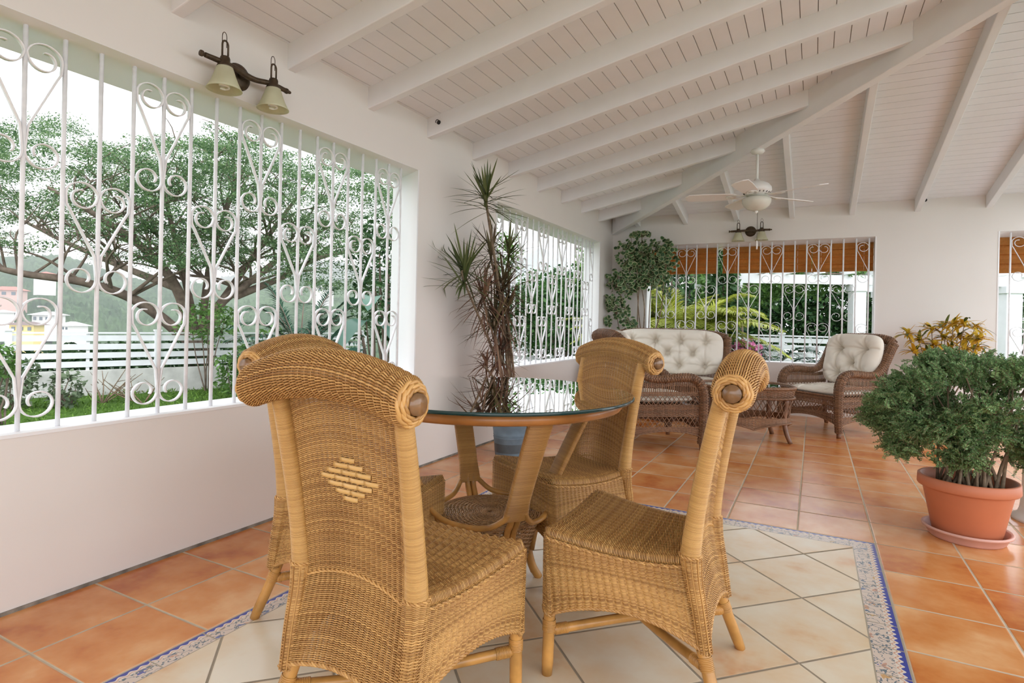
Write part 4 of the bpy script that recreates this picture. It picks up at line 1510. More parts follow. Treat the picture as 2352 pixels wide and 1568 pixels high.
# ================================================================== POTTED PLANTS
def leaf_strips(P0, D, L, W, droop, nseg=6, fold=.25):
    """strap leaves: start points, directions, lengths, widths, droop -> V, F"""
    N = len(P0)
    s = np.linspace(0, 1, nseg + 1)
    D = unit(D)
    pos = P0[:, None] + D[:, None] * (L[:, None] * s)[..., None]
    pos[..., 2] -= (droop[:, None] * L[:, None] * s ** 2)
    T = unit(np.gradient(pos, axis=1))
    upv = np.array([0, 0, 1.0]) + 0.01 * D[:, None]
    B = unit(np.cross(T, np.broadcast_to(upv, T.shape)))
    Nn = np.cross(B, T)
    w = W[:, None] * np.array([np.interp(s, [0, .12, .45, .8, 1], [.55, .85, 1, .6, .03])])
    A = pos + B * w[..., None] + Nn * (w * fold)[..., None]; C = pos - B * w[..., None] + Nn * (w * fold)[..., None]
    V = np.stack([A, pos, C], 2)   # N, K, 3, 3
    K = nseg + 1
    n_, k_, j_ = np.meshgrid(np.arange(N), np.arange(nseg), np.arange(2), indexing='ij')
    f = lambda kk, jj: ((n_ * K + kk) * 3 + jj).ravel()
    return V.reshape(-1, 3), np.stack([f(k_, j_), f(k_, j_ + 1), f(k_ + 1, j_ + 1), f(k_ + 1, j_)], 1)


def sphere_dirs(n, lo=-1, hi=1):
    z = rng.uniform(lo, hi, n); a = rng.uniform(0, 2 * PI, n); r = np.sqrt(1 - z * z)
    return np.stack([r * np.cos(a), r * np.sin(a), z], -1)


# dracaena in the blue-grey bucket
BXp = np.array([-2.045, 3.925, 0])
t = empty('dracaena_plant', 'tall spiky dracaena in a blue-grey metal bucket against the wall between two windows', 'potted plant', tuple(BXp))
mb = MB()
lathe(mb, [(0, 0), (.112, 0), (.114, .006), (.128, .135), (.131, .142), (.128, .150), (.132, .160), (.130, .167), (.143, .262), (.149, .268), (.149, .275), (.143, .276), (.139, .270), (.118, .03), (0, .03)], 48)
mb.build('bucket', M['bucket'], t)
mb = MB(); lathe(mb, [(0, .245), (.1365, .240)][::-1], 32); mb.build('soil', M['soil'], t)
heads = [((1118, 455), 3.62, 62, .32, .30, 0), ((1066, 628), 3.42, 66, .36, .34, 0), ((1128, 575), 3.75, 50, .28, .5, 1), ((1155, 652), 3.80, 64, .30, .42, 1), ((1112, 672), 3.62, 60, .28, .55, 2),
         ((1136, 735), 3.72, 60, .31, .45, 1), ((1150, 800), 3.80, 56, .24, .55, 2), ((1118, 830), 3.72, 34, .20, .6, 2), ((1168, 585), 3.90, 40, .25, .4, 0), ((1165, 705), 3.86, 46, .26, .5, 1)]
M['drac'] = [foliage('dracaena_green', (0.05, 0.075, 0.022), (0.16, 0.19, 0.075), .4, .15, .4), foliage('dracaena_olive_red', (0.085, 0.05, 0.034), (0.17, 0.15, 0.07), .45, .12, .3), foliage('dracaena_dry', (0.12, 0.052, 0.04), (0.27, 0.17, 0.11), .6, .1, .2)]
mbs = MB(); mbl = MB()
for (px, py), yy_, nl, ln, dr, mi in heads:
    hp = at(px, py, 1, yy_)
    base = BXp + [rng.uniform(-.05, .05), rng.uniform(-.04, .04), .24]
    mid = base + (hp - base) * .5 + [rng.uniform(-.05, .05), rng.uniform(-.03, .03), 0]
    mid[:2] = mid[:2] * .6 + (base[:2] + (hp[:2] - base[:2]) * .25) * .4
    q = spline([base, base + (mid - base) * .5 + [0, 0, .02], mid, hp - [0, 0, .05], hp + [0, 0, .03]], 24) - BXp
    mbs1 = MB(); tubes(mbs1, q, np.linspace(.0125, .007, 24) * rng.uniform(.8, 1.1), 8); mbs1.build('stem', M['stemgrey'], t)
    d = sphere_dirs(nl, -.45, 1.0); d[:, 2] += .12
    d[d[:, 0] < -.6, 0] *= .75
    Lf = ln * rng.uniform(.72, 1.1, nl)
    org = hp - BXp + np.stack([np.zeros(nl), np.zeros(nl), rng.uniform(-.09, .05, nl) - .03 * (d[:, 2] < .2)], -1)
    V, F = leaf_strips(org, d, Lf, rng.uniform(.0062, .0105, nl), dr * rng.uniform(.1, .9, nl) * (1 - np.clip(d[:, 2], 0, 1) * .8))
    V[:, 0] = np.maximum(V[:, 0], XA - BXp[0] + .012)
    mbl.add(V, F, mi)
    if mi:
        nd = 14
        d = sphere_dirs(nd, -.9, -.2)
        V, F = leaf_strips(hp - BXp + np.stack([np.zeros(nd), np.zeros(nd), rng.uniform(-.2, -.05, nd)], -1), d, rng.uniform(.15, .26, nd), rng.uniform(.004, .006, nd), rng.uniform(.4, .9, nd))
        V[:, 0] = np.maximum(V[:, 0], XA - BXp[0] + .012)
        mbl.add(V, F, 2)
mbl.build('foliage', M['drac'], t)


# heart-leaved polyscias in the corner
def disc_leaves(mb, C, Nn, R, mi=0, me=1, rim=.80, ns=9):
    """round leaves with a pale rim"""
    N = len(C)
    Nn = unit(Nn)
    ref = unit(rng.standard_normal((N, 3)))
    A = unit(np.cross(Nn, ref)); B = np.cross(Nn, A)
    a = np.arange(ns) * 2 * PI / ns
    wob = 1 + .10 * rng.standard_normal((N, ns))
    heart = 1 - .30 * np.exp(-((a - PI) / .35) ** 2)
    r = R[:, None] * wob * heart
    pt = lambda k, cup: C[:, None] + k * (A[:, None] * (np.cos(a) * r)[..., None] + B[:, None] * (np.sin(a) * r)[..., None]) + Nn[:, None] * (cup * R[:, None, None])
    inner = pt(rim, -.04); outer = pt(1.0, -.18)
    V = np.concatenate([C[:, None] + Nn[:, None] * .0, inner, outer], 1)
    K = 1 + 2 * ns
    n_, j = np.meshgrid(np.arange(N), np.arange(ns), indexing='ij'); j2 = (j + 1) % ns
    mb.add(V, np.stack([(n_ * K).ravel(), (n_ * K + 1 + j).ravel(), (n_ * K + 1 + j2).ravel()], 1), mi)
    base = mb.n - N * K
    F = np.stack([(n_ * K + 1 + j).ravel(), (n_ * K + 1 + ns + j).ravel(), (n_ * K + 1 + ns + j2).ravel(), (n_ * K + 1 + j2).ravel()], 1) + base
    mb.F[4].append(F); mb.M[4].append(np.full(len(F), me))


M['poly'] = [foliage('polyscias_green', (0.03, 0.08, 0.03), (0.09, 0.18, 0.065), .35, .2, .4), foliage('polyscias_cream_rim', (0.30, 0.36, 0.18), (0.48, 0.52, 0.32), .45, .2, .3)]
pp = np.array([-1.86, 7.22, 0])
t = empty('polyscias_plant', 'leggy plant with round white-edged leaves in the room corner behind the loveseat', 'potted plant', tuple(pp))
mb = MB(); lathe(mb, [(0, 0), (.12, 0), (.15, .26), (.165, .265), (.165, .30), (.152, .30), (.14, .27), (0, .27)], 36); mb.build('pot', M['terra'], t)
mb = MB(); lathe(mb, [(0, .272), (.141, .271)][::-1], 24); mb.build('soil', M['soil'], t)
cl_ = [((1452, 578), 42, 110), ((1475, 530), 24, 30), ((1463, 522), 16, 16), ((1500, 600), 44, 120), ((1528, 598), 34, 90), ((1515, 572), 30, 50), ((1450, 618), 26, 40), ((1415, 645), 30, 60), ((1440, 660), 26, 44), ((1466, 645), 22, 40), ((1400, 690), 18, 30), ((1415, 705), 32, 60), ((1440, 735), 22, 26), ((1395, 738), 14, 14), ((1512, 640), 24, 36), ((1530, 560), 16, 14), ((1428, 768), 24, 26), ((1455, 755), 16, 18), ((1490, 640), 30, 60), ((1478, 575), 26, 40), ((1535, 670), 16, 14)]
mb = MB()
for (px, py), rp, nl in cl_:
    nl = int(nl * 1.4); yy_ = 7.15 + rng.uniform(-.05, .05)
    c = at(px, py, 1, yy_); R = rp / 1325 * 7.0
    k = unit(rng.standard_normal((nl, 3))) * (rng.uniform(0, 1, (nl, 1)) ** (1 / 2.2)) * R * [1, .75, 1.05]
    C = c + k
    C[:, 1] = np.minimum(C[:, 1], YB - .04); C[:, 2] = np.minimum(C[:, 2], 2.15); C[:, 0] = np.maximum(C[:, 0], XA + .04)
    Nn = np.array([-.05, -.75, .55]) + .55 * rng.standard_normal((nl, 3))
    disc_leaves(mb, C - pp, Nn, rng.uniform(.019, .034, nl))
    for q in range(max(3, nl // 7)):
        e = C[rng.integers(nl)]
        P = spline([c - pp + [0, 0, -R * .6], (c + e) / 2 - pp, e - pp], 6)
        tubes(mb, P, .0028, 4, caps=False, m=2)
mb.build('foliage', M['poly'] + [M['stemgrey']], t)
for (px, py) in ((1455, 590), (1500, 610), (1420, 660), (1525, 610), (1415, 710), (1475, 540), (1462, 650), (1440, 740)):
    e = at(px, py, 1, 7.13)
    b = pp + [rng.uniform(-.06, .06), rng.uniform(-.04, .04), .26]
    j1 = np.array([rng.uniform(-.07, .07), rng.uniform(-.03, .03), 0]); j2 = np.array([rng.uniform(-.06, .06), 0, 0])
    mb = MB(); tubes(mb, spline([b, b + (e - b) * .3 + j1, b + (e - b) * .65 + j2, e], 24) - pp, np.linspace(.011, .004, 24), 7); mb.build('stem', M['stemgrey'], t)

# ming aralia in a terracotta pot with its saucer
ap = np.array([.690, 3.590, 0])
t0 = empty('plant_saucer', 'pinkish clay saucer under the terracotta pot of the feathery shrub', 'saucer', tuple(ap))
mb = MB(); lathe(mb, [(0, 0), (.148, 0), (.156, .008), (.170, .040), (.182, .043), (.184, .052), (.178, .056), (.166, .050), (.150, .014), (0, .012)], 56)
mb.build('dish', M['saucer'], t0)
t = empty('ming_aralia_plant', 'big feathery green shrub in a terracotta pot on the right, standing on its saucer', 'potted plant', tuple(ap + [0, 0, .0125]))
mb = MB(); lathe(mb, [(0, 0), (.132, 0), (.138, .006), (.182, .225), (.186, .232), (.202, .236), (.206, .242), (.204, .285), (.198, .290), (.188, .287), (.176, .24), (.16, .16), (0, .16)], 56)
mb.build('pot', M['terra'], t)
mb = MB(); lathe(mb, [(0, .236), (.1755, .232)][::-1], 32); mb.build('soil', M['soil'], t)
mbf = MB()
cen = np.array([-.01, .0, .60])
tips = []
for k in range(34):
    a = rng.uniform(0, 2 * PI); rr_ = .13 * math.sqrt(rng.uniform(0, 1))
    b = np.array([rr_ * math.cos(a), rr_ * math.sin(a), .22])
    d = sphere_dirs(1, .05, .95)[0]
    e = cen + d * np.array([.40, .34, .27]) * rng.uniform(.55, .92)
    m1 = b + (e - b) * .5 + np.array([rng.uniform(-.03, .03), rng.uniform(-.03, .03), .05])
    q = spline([b, b + [0, 0, .03] + (m1 - b) * .4, m1, e], 14)
    mb = MB(); tubes(mb, q, np.linspace(rng.uniform(.007, .011), .003, 14), 6); mb.build('stem', plainstem if False else M['stemgrey'], t)
    tips.append(q)
npf = 120
pd_ = sphere_dirs(npf, -.75, 1)
pr_ = np.where(rng.uniform(0, 1, npf) < .72, rng.uniform(.82, 1.0, npf), rng.uniform(.35, .75, npf))
PC = cen + pd_ * np.array([.43, .39, .30]) * pr_[:, None]
dz = np.clip((.46 - PC[:, 2]) / .25, 0, 1)
PC[:, :2] *= (1 - .45 * dz)[:, None]
per = 44
C = (PC[:, None] + sphere_dirs(npf * per).reshape(npf, per, 3) * (rng.uniform(.2, 1, (npf, per, 1)) ** .6) * np.array([.085, .085, .062])).reshape(-1, 3)
C = C[(C[:, 2] > .36) | (rng.uniform(0, 1, len(C)) < .3) & (C[:, 2] > .29)]; sp = len(C)
out = unit(C - np.array([0, 0, .35]) + .25 * rng.standard_normal((sp, 3)))
nlf = 36
tt = np.linspace(.1, 1, nlf // 2)
Ls = rng.uniform(.045, .085, sp)
ref = unit(rng.standard_normal((sp, 3))); sd = unit(np.cross(out, ref)); nn = np.cross(sd, out)
V = []; 
for s in (1, -1):
    for q in tt:
        c0 = C + out * (Ls * (q - .5))[:, None] - np.array([0, 0, 1]) * (Ls * .25 * q * q)[:, None]
        ld = unit(out * .7 + sd * s + .35 * rng.standard_normal((sp, 3)))
        wl = (Ls * (.26 - .13 * q))[:, None]
        bd = unit(np.cross(ld, nn + .5 * rng.standard_normal((sp, 3))))
        p1 = c0 + ld * wl * .5 + bd * wl * .22; p2 = c0 + ld * wl; p3 = c0 + ld * wl * .5 - bd * wl * .22
        V.append(np.stack([c0, p1, p2, p3], 1))
V = np.concatenate(V)
mbf.add(V.reshape(-1, 3), np.arange(len(V) * 4).reshape(-1, 4), 0)
tubes(mbf, np.stack([C - out * (Ls * .5)[:, None], C, C + out * (Ls * .5)[:, None] - np.array([0, 0, 1]) * (Ls * .25)[:, None]], 1), .0012, 3, caps=False, m=1)
M['aralia'] = foliage('aralia_green', (0.065, 0.155, 0.055), (0.33, 0.50, 0.22), .5, .35, .25)
mbf.build('foliage', [M['aralia'], M['stemgrey']], t)

# yellow croton by the back wall
cp = np.array([1.13, 7.02, 0])
t = empty('croton_plant', 'bushy plant with yellow leaves by the bare back wall, behind the feathery shrub', 'potted plant', tuple(cp))
mb = MB(); lathe(mb, [(0, 0), (.12, 0), (.15, .26), (.165, .265), (.165, .30), (.152, .30), (.14, .27), (0, .27)], 36); mb.build('pot', M['terra'], t)
mb = MB(); lathe(mb, [(0, .272), (.141, .271)][::-1], 24); mb.build('soil', M['soil'], t)
M['croton'] = [foliage('croton_yellow', (0.52, 0.27, 0.015), (0.78, 0.58, 0.06), .4, .3, .4), foliage('croton_green', (0.05, 0.07, 0.015), (0.17, 0.19, 0.03), .4, .2, .4)]
mbl = MB()
tipsC = [(2085, 760), (2110, 775), (2140, 748), (2165, 740), (2190, 735), (2215, 738), (2240, 745), (2225, 770), (2200, 765), (2170, 770), (2150, 785), (2185, 795), (2215, 795), (2245, 790), (2130, 800), (2160, 815), (2200, 820), (2235, 815), (2100, 800), (2250, 770)]
for px, py in tipsC:
    e = at(px, py + 8, 1, 7.0 + rng.uniform(-.16, .16)) - cp
    b = np.array([rng.uniform(-.05, .05), rng.uniform(-.05, .05), .26])
    mb = MB(); tubes(mb, spline([b, b * .5 + e * .5 + [0, 0, -.05], e], 12), np.linspace(.008, .003, 12), 6); mb.build('stem', M['stemgrey'], t)
    for mi, nl in ((0, 20), (1, 4)):
        d = sphere_dirs(nl, -.2, .95)
        V, F = leaf_strips(np.repeat(e[None], nl, 0) + rng.normal(0, .012, (nl, 3)), d, rng.uniform(.10, .17, nl), rng.uniform(.011, .019, nl), rng.uniform(.1, .7, nl), 5, .3)
        V[:, 1] = np.minimum(V[:, 1], YB - cp[1] - .02)
        mbl.add(V, F, mi)
mbl.build('foliage', M['croton'], t)
# ================================================================== THE GARDEN OUTSIDE
GZ = -0.70


def pd(x, y, d):
    """the point at depth d (metres along the view axis) seen at pixel x, y"""
    return np.array([0, 0, H]) + d * (rt * (x - 1176) / FPX - up * (y - 784 - SYPX) / FPX + fw)


n = NB('lawn_green')
f = n.noise(1.3, 5, n.coord()); g_ = n.noise(30, 3, n.coord())
n.base(n.ramp(n.math('ADD', n.math('MULTIPLY', f, .6), n.math('MULTIPLY', g_, .4)), [(0.3, (0.035, 0.075, 0.012)), (0.7, (0.10, 0.19, 0.035))]), 0.9, 0, 0.1)
n.bump(g_, .6, .05)
M['lawn'] = n.m
n = NB('wooded_hillside')
f = n.noise(.035, 5, n.coord(), .6); vo = n.node('ShaderNodeTexVoronoi'); vo.inputs['Scale'].default_value = .22; n.link(n.coord(), vo.inputs[0])
n.base(n.ramp(n.math('ADD', n.math('MULTIPLY', f, .7), n.math('MULTIPLY', n.xyz(vo.outputs['Color'])[0], .3)), [(0.3, (0.035, 0.075, 0.030)), (0.7, (0.10, 0.165, 0.075))]), 0.95, 0, 0.05)
M['hill'] = n.m

# ground of the garden: level near the house, falling away beyond the fence
gx = np.concatenate([np.linspace(-60, -18, 15), np.linspace(-17, 30, 30)])
gy = np.concatenate([np.linspace(-30, -3, 8), np.linspace(-2, 24, 40), np.linspace(26, 60, 12)])
X, Y = np.meshgrid(gx, gy, indexing='ij')
dl = np.maximum(np.maximum(-14.5 + (Y - 3) * .22 - X, Y - 21), 0)
Z = GZ - .22 * dl - .03 * np.sin(X * 1.3) * np.sin(Y * 1.1) * (dl > 0)
i, j = np.meshgrid(np.arange(len(gx) - 1), np.arange(len(gy) - 1), indexing='ij')
ny = len(gy)
mb = MB().add(np.stack([X, Y, Z], -1), np.stack([i * ny + j, (i + 1) * ny + j, (i + 1) * ny + j + 1, i * ny + j + 1], -1).reshape(-1, 4))
struct(mb.build('ground', M['lawn']))

# grass tufts between window and fence
nb = 30000
gxs = rng.uniform(-15, -3.2, nb); gys = rng.uniform(1.5, 15, nb)
gzs = np.full(nb, GZ - .01)
d = sphere_dirs(nb, .15, 1)
side = unit(np.cross(d, sphere_dirs(nb)))
c = np.stack([gxs, gys, gzs], -1); Lb = rng.uniform(.05, .13, nb)[:, None]; wb = rng.uniform(.010, .022, nb)[:, None]
V = np.stack([c - side * wb * .4, c + side * wb * .4, c + d * Lb * .6 + side * wb, c + d * Lb], 1)
mb = MB().add(V.reshape(-1, 3), np.arange(nb * 4).reshape(-1, 4))
o = mb.build('grass', foliage('grass_blades', (0.06, 0.13, 0.02), (0.19, 0.33, 0.06), .6, .3, .2))
tag(o, 'short green lawn outside the biggest window, before the white fence', 'grass', kind='stuff')


# ---- fences
def fence(label, A, B, zt, zlow, zb, npost, nsl, group=None):
    A = np.array(A[:2]); B = np.array(B[:2])
    L = np.linalg.norm(B - A); dx = (B - A) / L
    t = empty('garden_fence', label, 'fence', (A[0], A[1], zb), math.atan2(dx[1], dx[0]), group)
    mb = MB(); mb.box((0, -.09, -.3), (L, .09, zlow - zb)); mb.build('base_wall', M['concrete'], t, smooth=False)
    hgt = (zt - zlow) / (nsl + .25)
    for k in range(npost):
        s = L * k / (npost - 1)
        mb = MB(); mb.box((s - .055, -.055, -.1), (s + .055, .055, zt - zb + .05)); mb.box((s - .075, -.075, zt - zb + .05), (s + .075, .075, zt - zb + .09))
        mb.build('post', M['fence'], t, smooth=False)
    for k in range(npost - 1):
        s0, s1 = L * k / (npost - 1) + .055, L * (k + 1) / (npost - 1) - .055
        mb = MB()
        for q in range(nsl):
            z0 = zlow - zb + hgt * (q + .38)
            mb.box((s0, -.014, z0), (s1, .014, z0 + hgt * .66))
        mb.box(((s0 + s1) / 2 - .03, .015, zlow - zb), ((s0 + s1) / 2 + .03, .04, zt - zb - .01))
        mb.box((s0, -.03, zt - zb - .005), (s1, .03, zt - zb + .03))
        mb.build('slat_panel', M['fence'], t, smooth=False)
    return t


def line(p, q, k):
    return np.array(p) + (np.array(q) - np.array(p)) * k


p0, p1 = pd(0, 700, 11.0), pd(640, 720, 14.5)
fence('white slatted fence on a low wall across the lawn, seen through the biggest window', line(p0, p1, -.45), line(p0, p1, 1.45), .56, -.20, GZ, 5, 4, 'white garden fences')
q0, q1 = pd(1120, 735, 16.0), pd(1930, 750, 13.5)
fence('white slatted fence behind the house, seen through the two far windows', q0, q1, .78, -.10, GZ, 8, 5, 'white garden fences')


# ---- foliage makers
def leaf_quads(mb, C, size, asp=.45, m=0, up_bias=.5, droop=0.0):
    N = len(C)
    nn = unit(rng.standard_normal((N, 3)) + [0, 0, up_bias * 2])
    ref = unit(rng.standard_normal((N, 3)))
    A = unit(np.cross(nn, ref)); B = np.cross(nn, A)
    A[:, 2] -= droop; A = unit(A)
    L = size * rng.uniform(.7, 1.3, N)[:, None]
    W = L * asp
    V = np.stack([C - A * L * .5, C + B * W * .5 + nn * L * .06, C + A * L * .5, C - B * W * .5 + nn * L * .06], 1)
    return mb.add(V.reshape(-1, 3), np.arange(N * 4).reshape(-1, 4), m)


def blob(n, c, r, hollow=.35):
    d = sphere_dirs(n)
    k = rng.uniform(hollow, 1, n) ** .5
    lump = 1 + .16 * np.sin(d[:, 0] * 5 + c[0]) * np.sin(d[:, 1] * 6 + c[1]) + .14 * np.sin(d[:, 2] * 7 + d[:, 1] * 4 + c[0] * 3)
    return np.array(c) + d * (k * lump)[:, None] * np.array(r)


def bush(name, label, cat, c, r, nleaf, size, mat_, ground=GZ, group=None, asp=.45, nst=5, stem_r=.02):
    c = np.array(c, float)
    base = np.array([c[0], c[1], ground])
    t = empty(name, label, cat, tuple(base), 0, group)
    mb = MB(); leaf_quads(mb, blob(nleaf, c, r) - base, size, asp)
    mb.build('foliage', mat_, t)
    mb = MB()
    for k in range(nst):
        e = c - base + sphere_dirs(1, -.1, .9)[0] * np.array(r) * .6
        b = np.array([rng.uniform(-.1, .1), rng.uniform(-.1, .1), -.05])
        tubes(mb, spline([b, b * .4 + e * .5 + [rng.uniform(-.1, .1), rng.uniform(-.1, .1), 0], e], 8), np.linspace(stem_r, stem_r * .35, 8), 6)
    mb.build('stem', M['bark'], t)
    return t


def frond(mb, base, d, L, nl, wl, droop, m=0, ms=1, leaf_l=.3):
    d = np.array(d, float); d /= np.linalg.norm(d)
    s = np.linspace(0, 1, 16)
    pos = base + d * (L * s)[:, None]
    pos[:, 2] -= droop * L * s ** 2.2
    tubes(mb, pos, np.linspace(.014, .004, 16) * (L / 1.5), 5, caps=False, m=ms)
    T = unit(np.gradient(pos, axis=0))
    q = np.linspace(.12, 1, nl)
    c = np.stack([np.interp(q, s, pos[:, i]) for i in range(3)], -1)
    tt = np.stack([np.interp(q, s, T[:, i]) for i in range(3)], -1)
    sd = unit(np.cross(tt, np.array([0, 0, 1.0]) + .001))
    for sg in (1, -1):
        ld = unit(tt * .65 + sd * sg + np.array([0, 0, .25]) + .08 * rng.standard_normal((nl, 3)))
        LL = leaf_l * np.sin(PI * np.clip(q * .85 + .12, 0, 1)) * rng.uniform(.85, 1.1, nl) + .04
        V, F = leaf_strips(c, ld, LL, np.full(nl, wl), np.full(nl, .35), 3, .2)
        mb.add(V, F, m)


def palm(name, label, p, nfr, L, mats, droop=.5, trunk=.5, elev=(.35, .95), leaf_l=.3, wl=.011, nl=34):
    t = empty(name, label, 'palm', tuple(p))
    mb = MB()
    for k in range(max(1, int(nfr / 7))):
        a = rng.uniform(0, 6.28)
        tubes(mb, spline([(.1 * math.cos(a), .1 * math.sin(a), -.1), (.12 * math.cos(a), .12 * math.sin(a), trunk * .6), (.16 * math.cos(a), .16 * math.sin(a), trunk + .1)], 8), np.linspace(.05, .035, 8), 8)
    mb.build('trunk', M['bark'], t)
    for k in range(nfr):
        a = 2 * PI * (k * .381966) + rng.uniform(-.2, .2)
        z = rng.uniform(*elev)
        r = math.sqrt(1 - z * z)
        mb = MB()
        frond(mb, np.array([.1 * math.cos(a), .1 * math.sin(a), trunk + rng.uniform(-.1, .12)]), (r * math.cos(a), r * math.sin(a), z), L * rng.uniform(.75, 1.1), nl, wl, droop * rng.uniform(.7, 1.3), 0, 1, leaf_l)
        mb.build('frond', mats, t)
    return t


# ---- the big spreading tree beyond the fence
M['rain'] = foliage('rain_tree_leaves', (0.045, 0.105, 0.05), (0.22, 0.34, 0.15), .6, .35, .15)
rb = pd(452, 745, 14.8); rb[2] = -1.6
t = empty('rain_tree', 'huge spreading tree beyond the white fence, filling the biggest window', 'tree', tuple(rb))
limbs = [[(452, 800, 14.8), (330, 700, 13.8), (200, 650, 12.8), (20, 622, 11.8), (-160, 560, 11.2)],
         [(452, 800, 14.8), (405, 660, 14.3), (330, 570, 13.8), (230, 500, 13.2), (110, 430, 12.8)],
         [(456, 800, 14.8), (425, 640, 14.8), (395, 520, 14.8), (370, 400, 14.6)],
         [(460, 800, 14.8), (505, 700, 14.9), (570, 650, 15.2), (660, 580, 15.8), (770, 510, 16.4)],
         [(460, 800, 14.8), (480, 620, 15.2), (520, 480, 15.2), (560, 390, 15.0)],
         [(505, 700, 14.9), (560, 620, 15.6), (640, 510, 16.2), (700, 430, 16.4)],
         [(540, 680, 15.1), (640, 640, 16.2), (740, 590, 17.2), (860, 570, 18.2)],
         [(405, 660, 14.3), (300, 620, 15.4), (160, 560, 16.2), (40, 500, 16.8)]]
ends = []
for li, P in enumerate(limbs):
    q = spline([pd(*p) for p in P], 26)
    if li < 5: q[0] = rb + [rng.uniform(-.15, .15), rng.uniform(-.15, .15), 0]
    rad = np.linspace((.15 if li in (0, 1, 3) else .11), .035, 26)
    mb = MB(); tubes(mb, q - rb, rad, 9); limb = mb.build('limb', M['bark'], t)
    mb = MB()
    for k in range(18):
        s0 = rng.integers(7, 25)
        b = q[s0]
        e = b + np.array([rng.uniform(-1.6, 1.6), rng.uniform(-1.6, 1.6), rng.uniform(.15, 1.3)])
        m_ = (b + e) / 2 + [rng.uniform(-.2, .2), rng.uniform(-.2, .2), .12]
        tubes(mb, spline([b, m_, e], 8) - rb, np.linspace(rad[s0] * .45, .012, 8), 5, caps=False)
        ends.append(e)
        for _ in range(3):
            e2 = e + np.array([rng.uniform(-.8, .8), rng.uniform(-.8, .8), rng.uniform(-.05, .5)])
            tubes(mb, spline([m_ * .4 + e * .6, (e + e2) / 2 + [0, 0, .05], e2], 5) - rb, np.linspace(.016, .006, 5), 4, caps=False)
            ends.append(e2)
    mb.build('twigs', M['bark'], limb)
mb = MB()
topx = [-300, -100, 0, 60, 140, 210, 290, 360, 430, 500, 560, 650, 740, 830, 900, 960]
topy = [330, 300, 300, 262, 262, 300, 335, 300, 312, 282, 302, 338, 352, 372, 420, 470]
cs = []
while len(cs) < 760:
    px = rng.uniform(-280, 950)
    tp = np.interp(px, topx, topy); bt = np.interp(px, [-280, 0, 300, 500, 700, 950], [600, 560, 585, 600, 650, 660])
    f = rng.uniform(0, 1) ** 1.15
    py = tp + 16 + (bt - tp) * f
    # sky gaps lower in the left part of the crown
    if px < 330 and f > .42 and rng.uniform() < .62: continue
    if px > 560 and f > .55 and rng.uniform() < .30: continue
    cs.append(pd(px, py, rng.uniform(11.4, 18)))
for e in ends:
    p = e
    if rng.uniform() < .35: cs.append(e)
for c in cs:
    nl = int(rng.uniform(130, 210))
    rx = rng.uniform(.30, .62)
    dd = sphere_dirs(nl) * rng.uniform(.2, 1, (nl, 1)) ** .5 * [rx, rx, rx * .26]
    tilt = rng.uniform(-.25, .25, 2)
    dd[:, 2] += dd[:, 0] * tilt[0] + dd[:, 1] * tilt[1]
    leaf_quads(mb, c + dd - rb, rng.uniform(.050, .078), .42, 0, .9)
mb.build('foliage', M['rain'], t)

# ---- shrubs along the fence
M['shrub'] = foliage('shrub_green', (0.05, 0.115, 0.03), (0.19, 0.34, 0.09), .5, .3, .25)
M['dark'] = foliage('dark_hedge_green', (0.02, 0.06, 0.022), (0.085, 0.17, 0.06), .5, .2, .25)
M['bluegreen'] = foliage('blue_green_fronds', (0.02, 0.06, 0.038), (0.07, 0.155, 0.095), .5, .2, .25)
M['lime'] = foliage('yellow_green_fronds', (0.22, 0.28, 0.025), (0.48, 0.50, 0.09), .45, .35, .25)
for lb, px, py, dd, r, nl in (('leafy green shrub climbing over the white fence near its middle post', 480, 740, 13.0, (.75, .6, .45), 700),
                              ('broad light green shrub covering the fence behind the two nearest chairs', 640, 840, 12.2, (.95, .8, .72), 1900),
                              ('leafy shrub at the fence just left of the dark palm fronds', 560, 855, 11.4, (.55, .5, .55), 800),
                              ('sparse grey-green bush at the foot of the white wall, nearest the left edge', 30, 880, 10.0, (.40, .4, .42), 420),
                              ('thin pale bush by the white wall beside a bare twiggy shrub', 150, 895, 10.3, (.34, .3, .38), 260),
                              ('small green bush peeping over the sill at the far left edge', -5, 830, 8.6, (.30, .3, .25), 260)):
    c = pd(px, py, dd); bush('garden_shrub', lb, 'shrub', c, r, nl, .12, M['shrub'] if 'grey' not in lb and 'pale' not in lb else foliage('grey_shrub', (.09, .13, .075), (.22, .28, .17), .6, .2, .15), GZ, 'shrubs along the white fence', .5, 7, .018)
for lb, px in (('bare twiggy shrub without leaves before the low white wall', 235), ('small leafless twigs growing at the wall right of the twiggy shrub', 330)):
    p = at(px, 925, 2, GZ)
    t = empty('bare_shrub', lb, 'shrub', tuple(p))
    mb = MB()
    for k in range(9):
        d = sphere_dirs(1, .35, .95)[0] * rng.uniform(.6, 1.0) * [1, 1, .9]
        tubes(mb, spline([(0, 0, -.03), d * .5 + [rng.uniform(-.06, .06)] * 3, d], 7), np.linspace(.014, .005, 7), 5)
        e = d * .55; tubes(mb, spline([e, e + sphere_dirs(1, .1, .8)[0] * .3], 4), np.linspace(.008, .003, 4), 5)
    mb.build('twigs', M['stemgrey'], t)

p = pd(690, 800, 10.5); p[2] = GZ
palm('date_palm', 'dark blue-green palm with feathery fronds behind the two nearest chairs, outside', p, 24, 1.7, [M['bluegreen'], M['bark']], .40, 1.15, (.15, .95), .34, .012, 44)
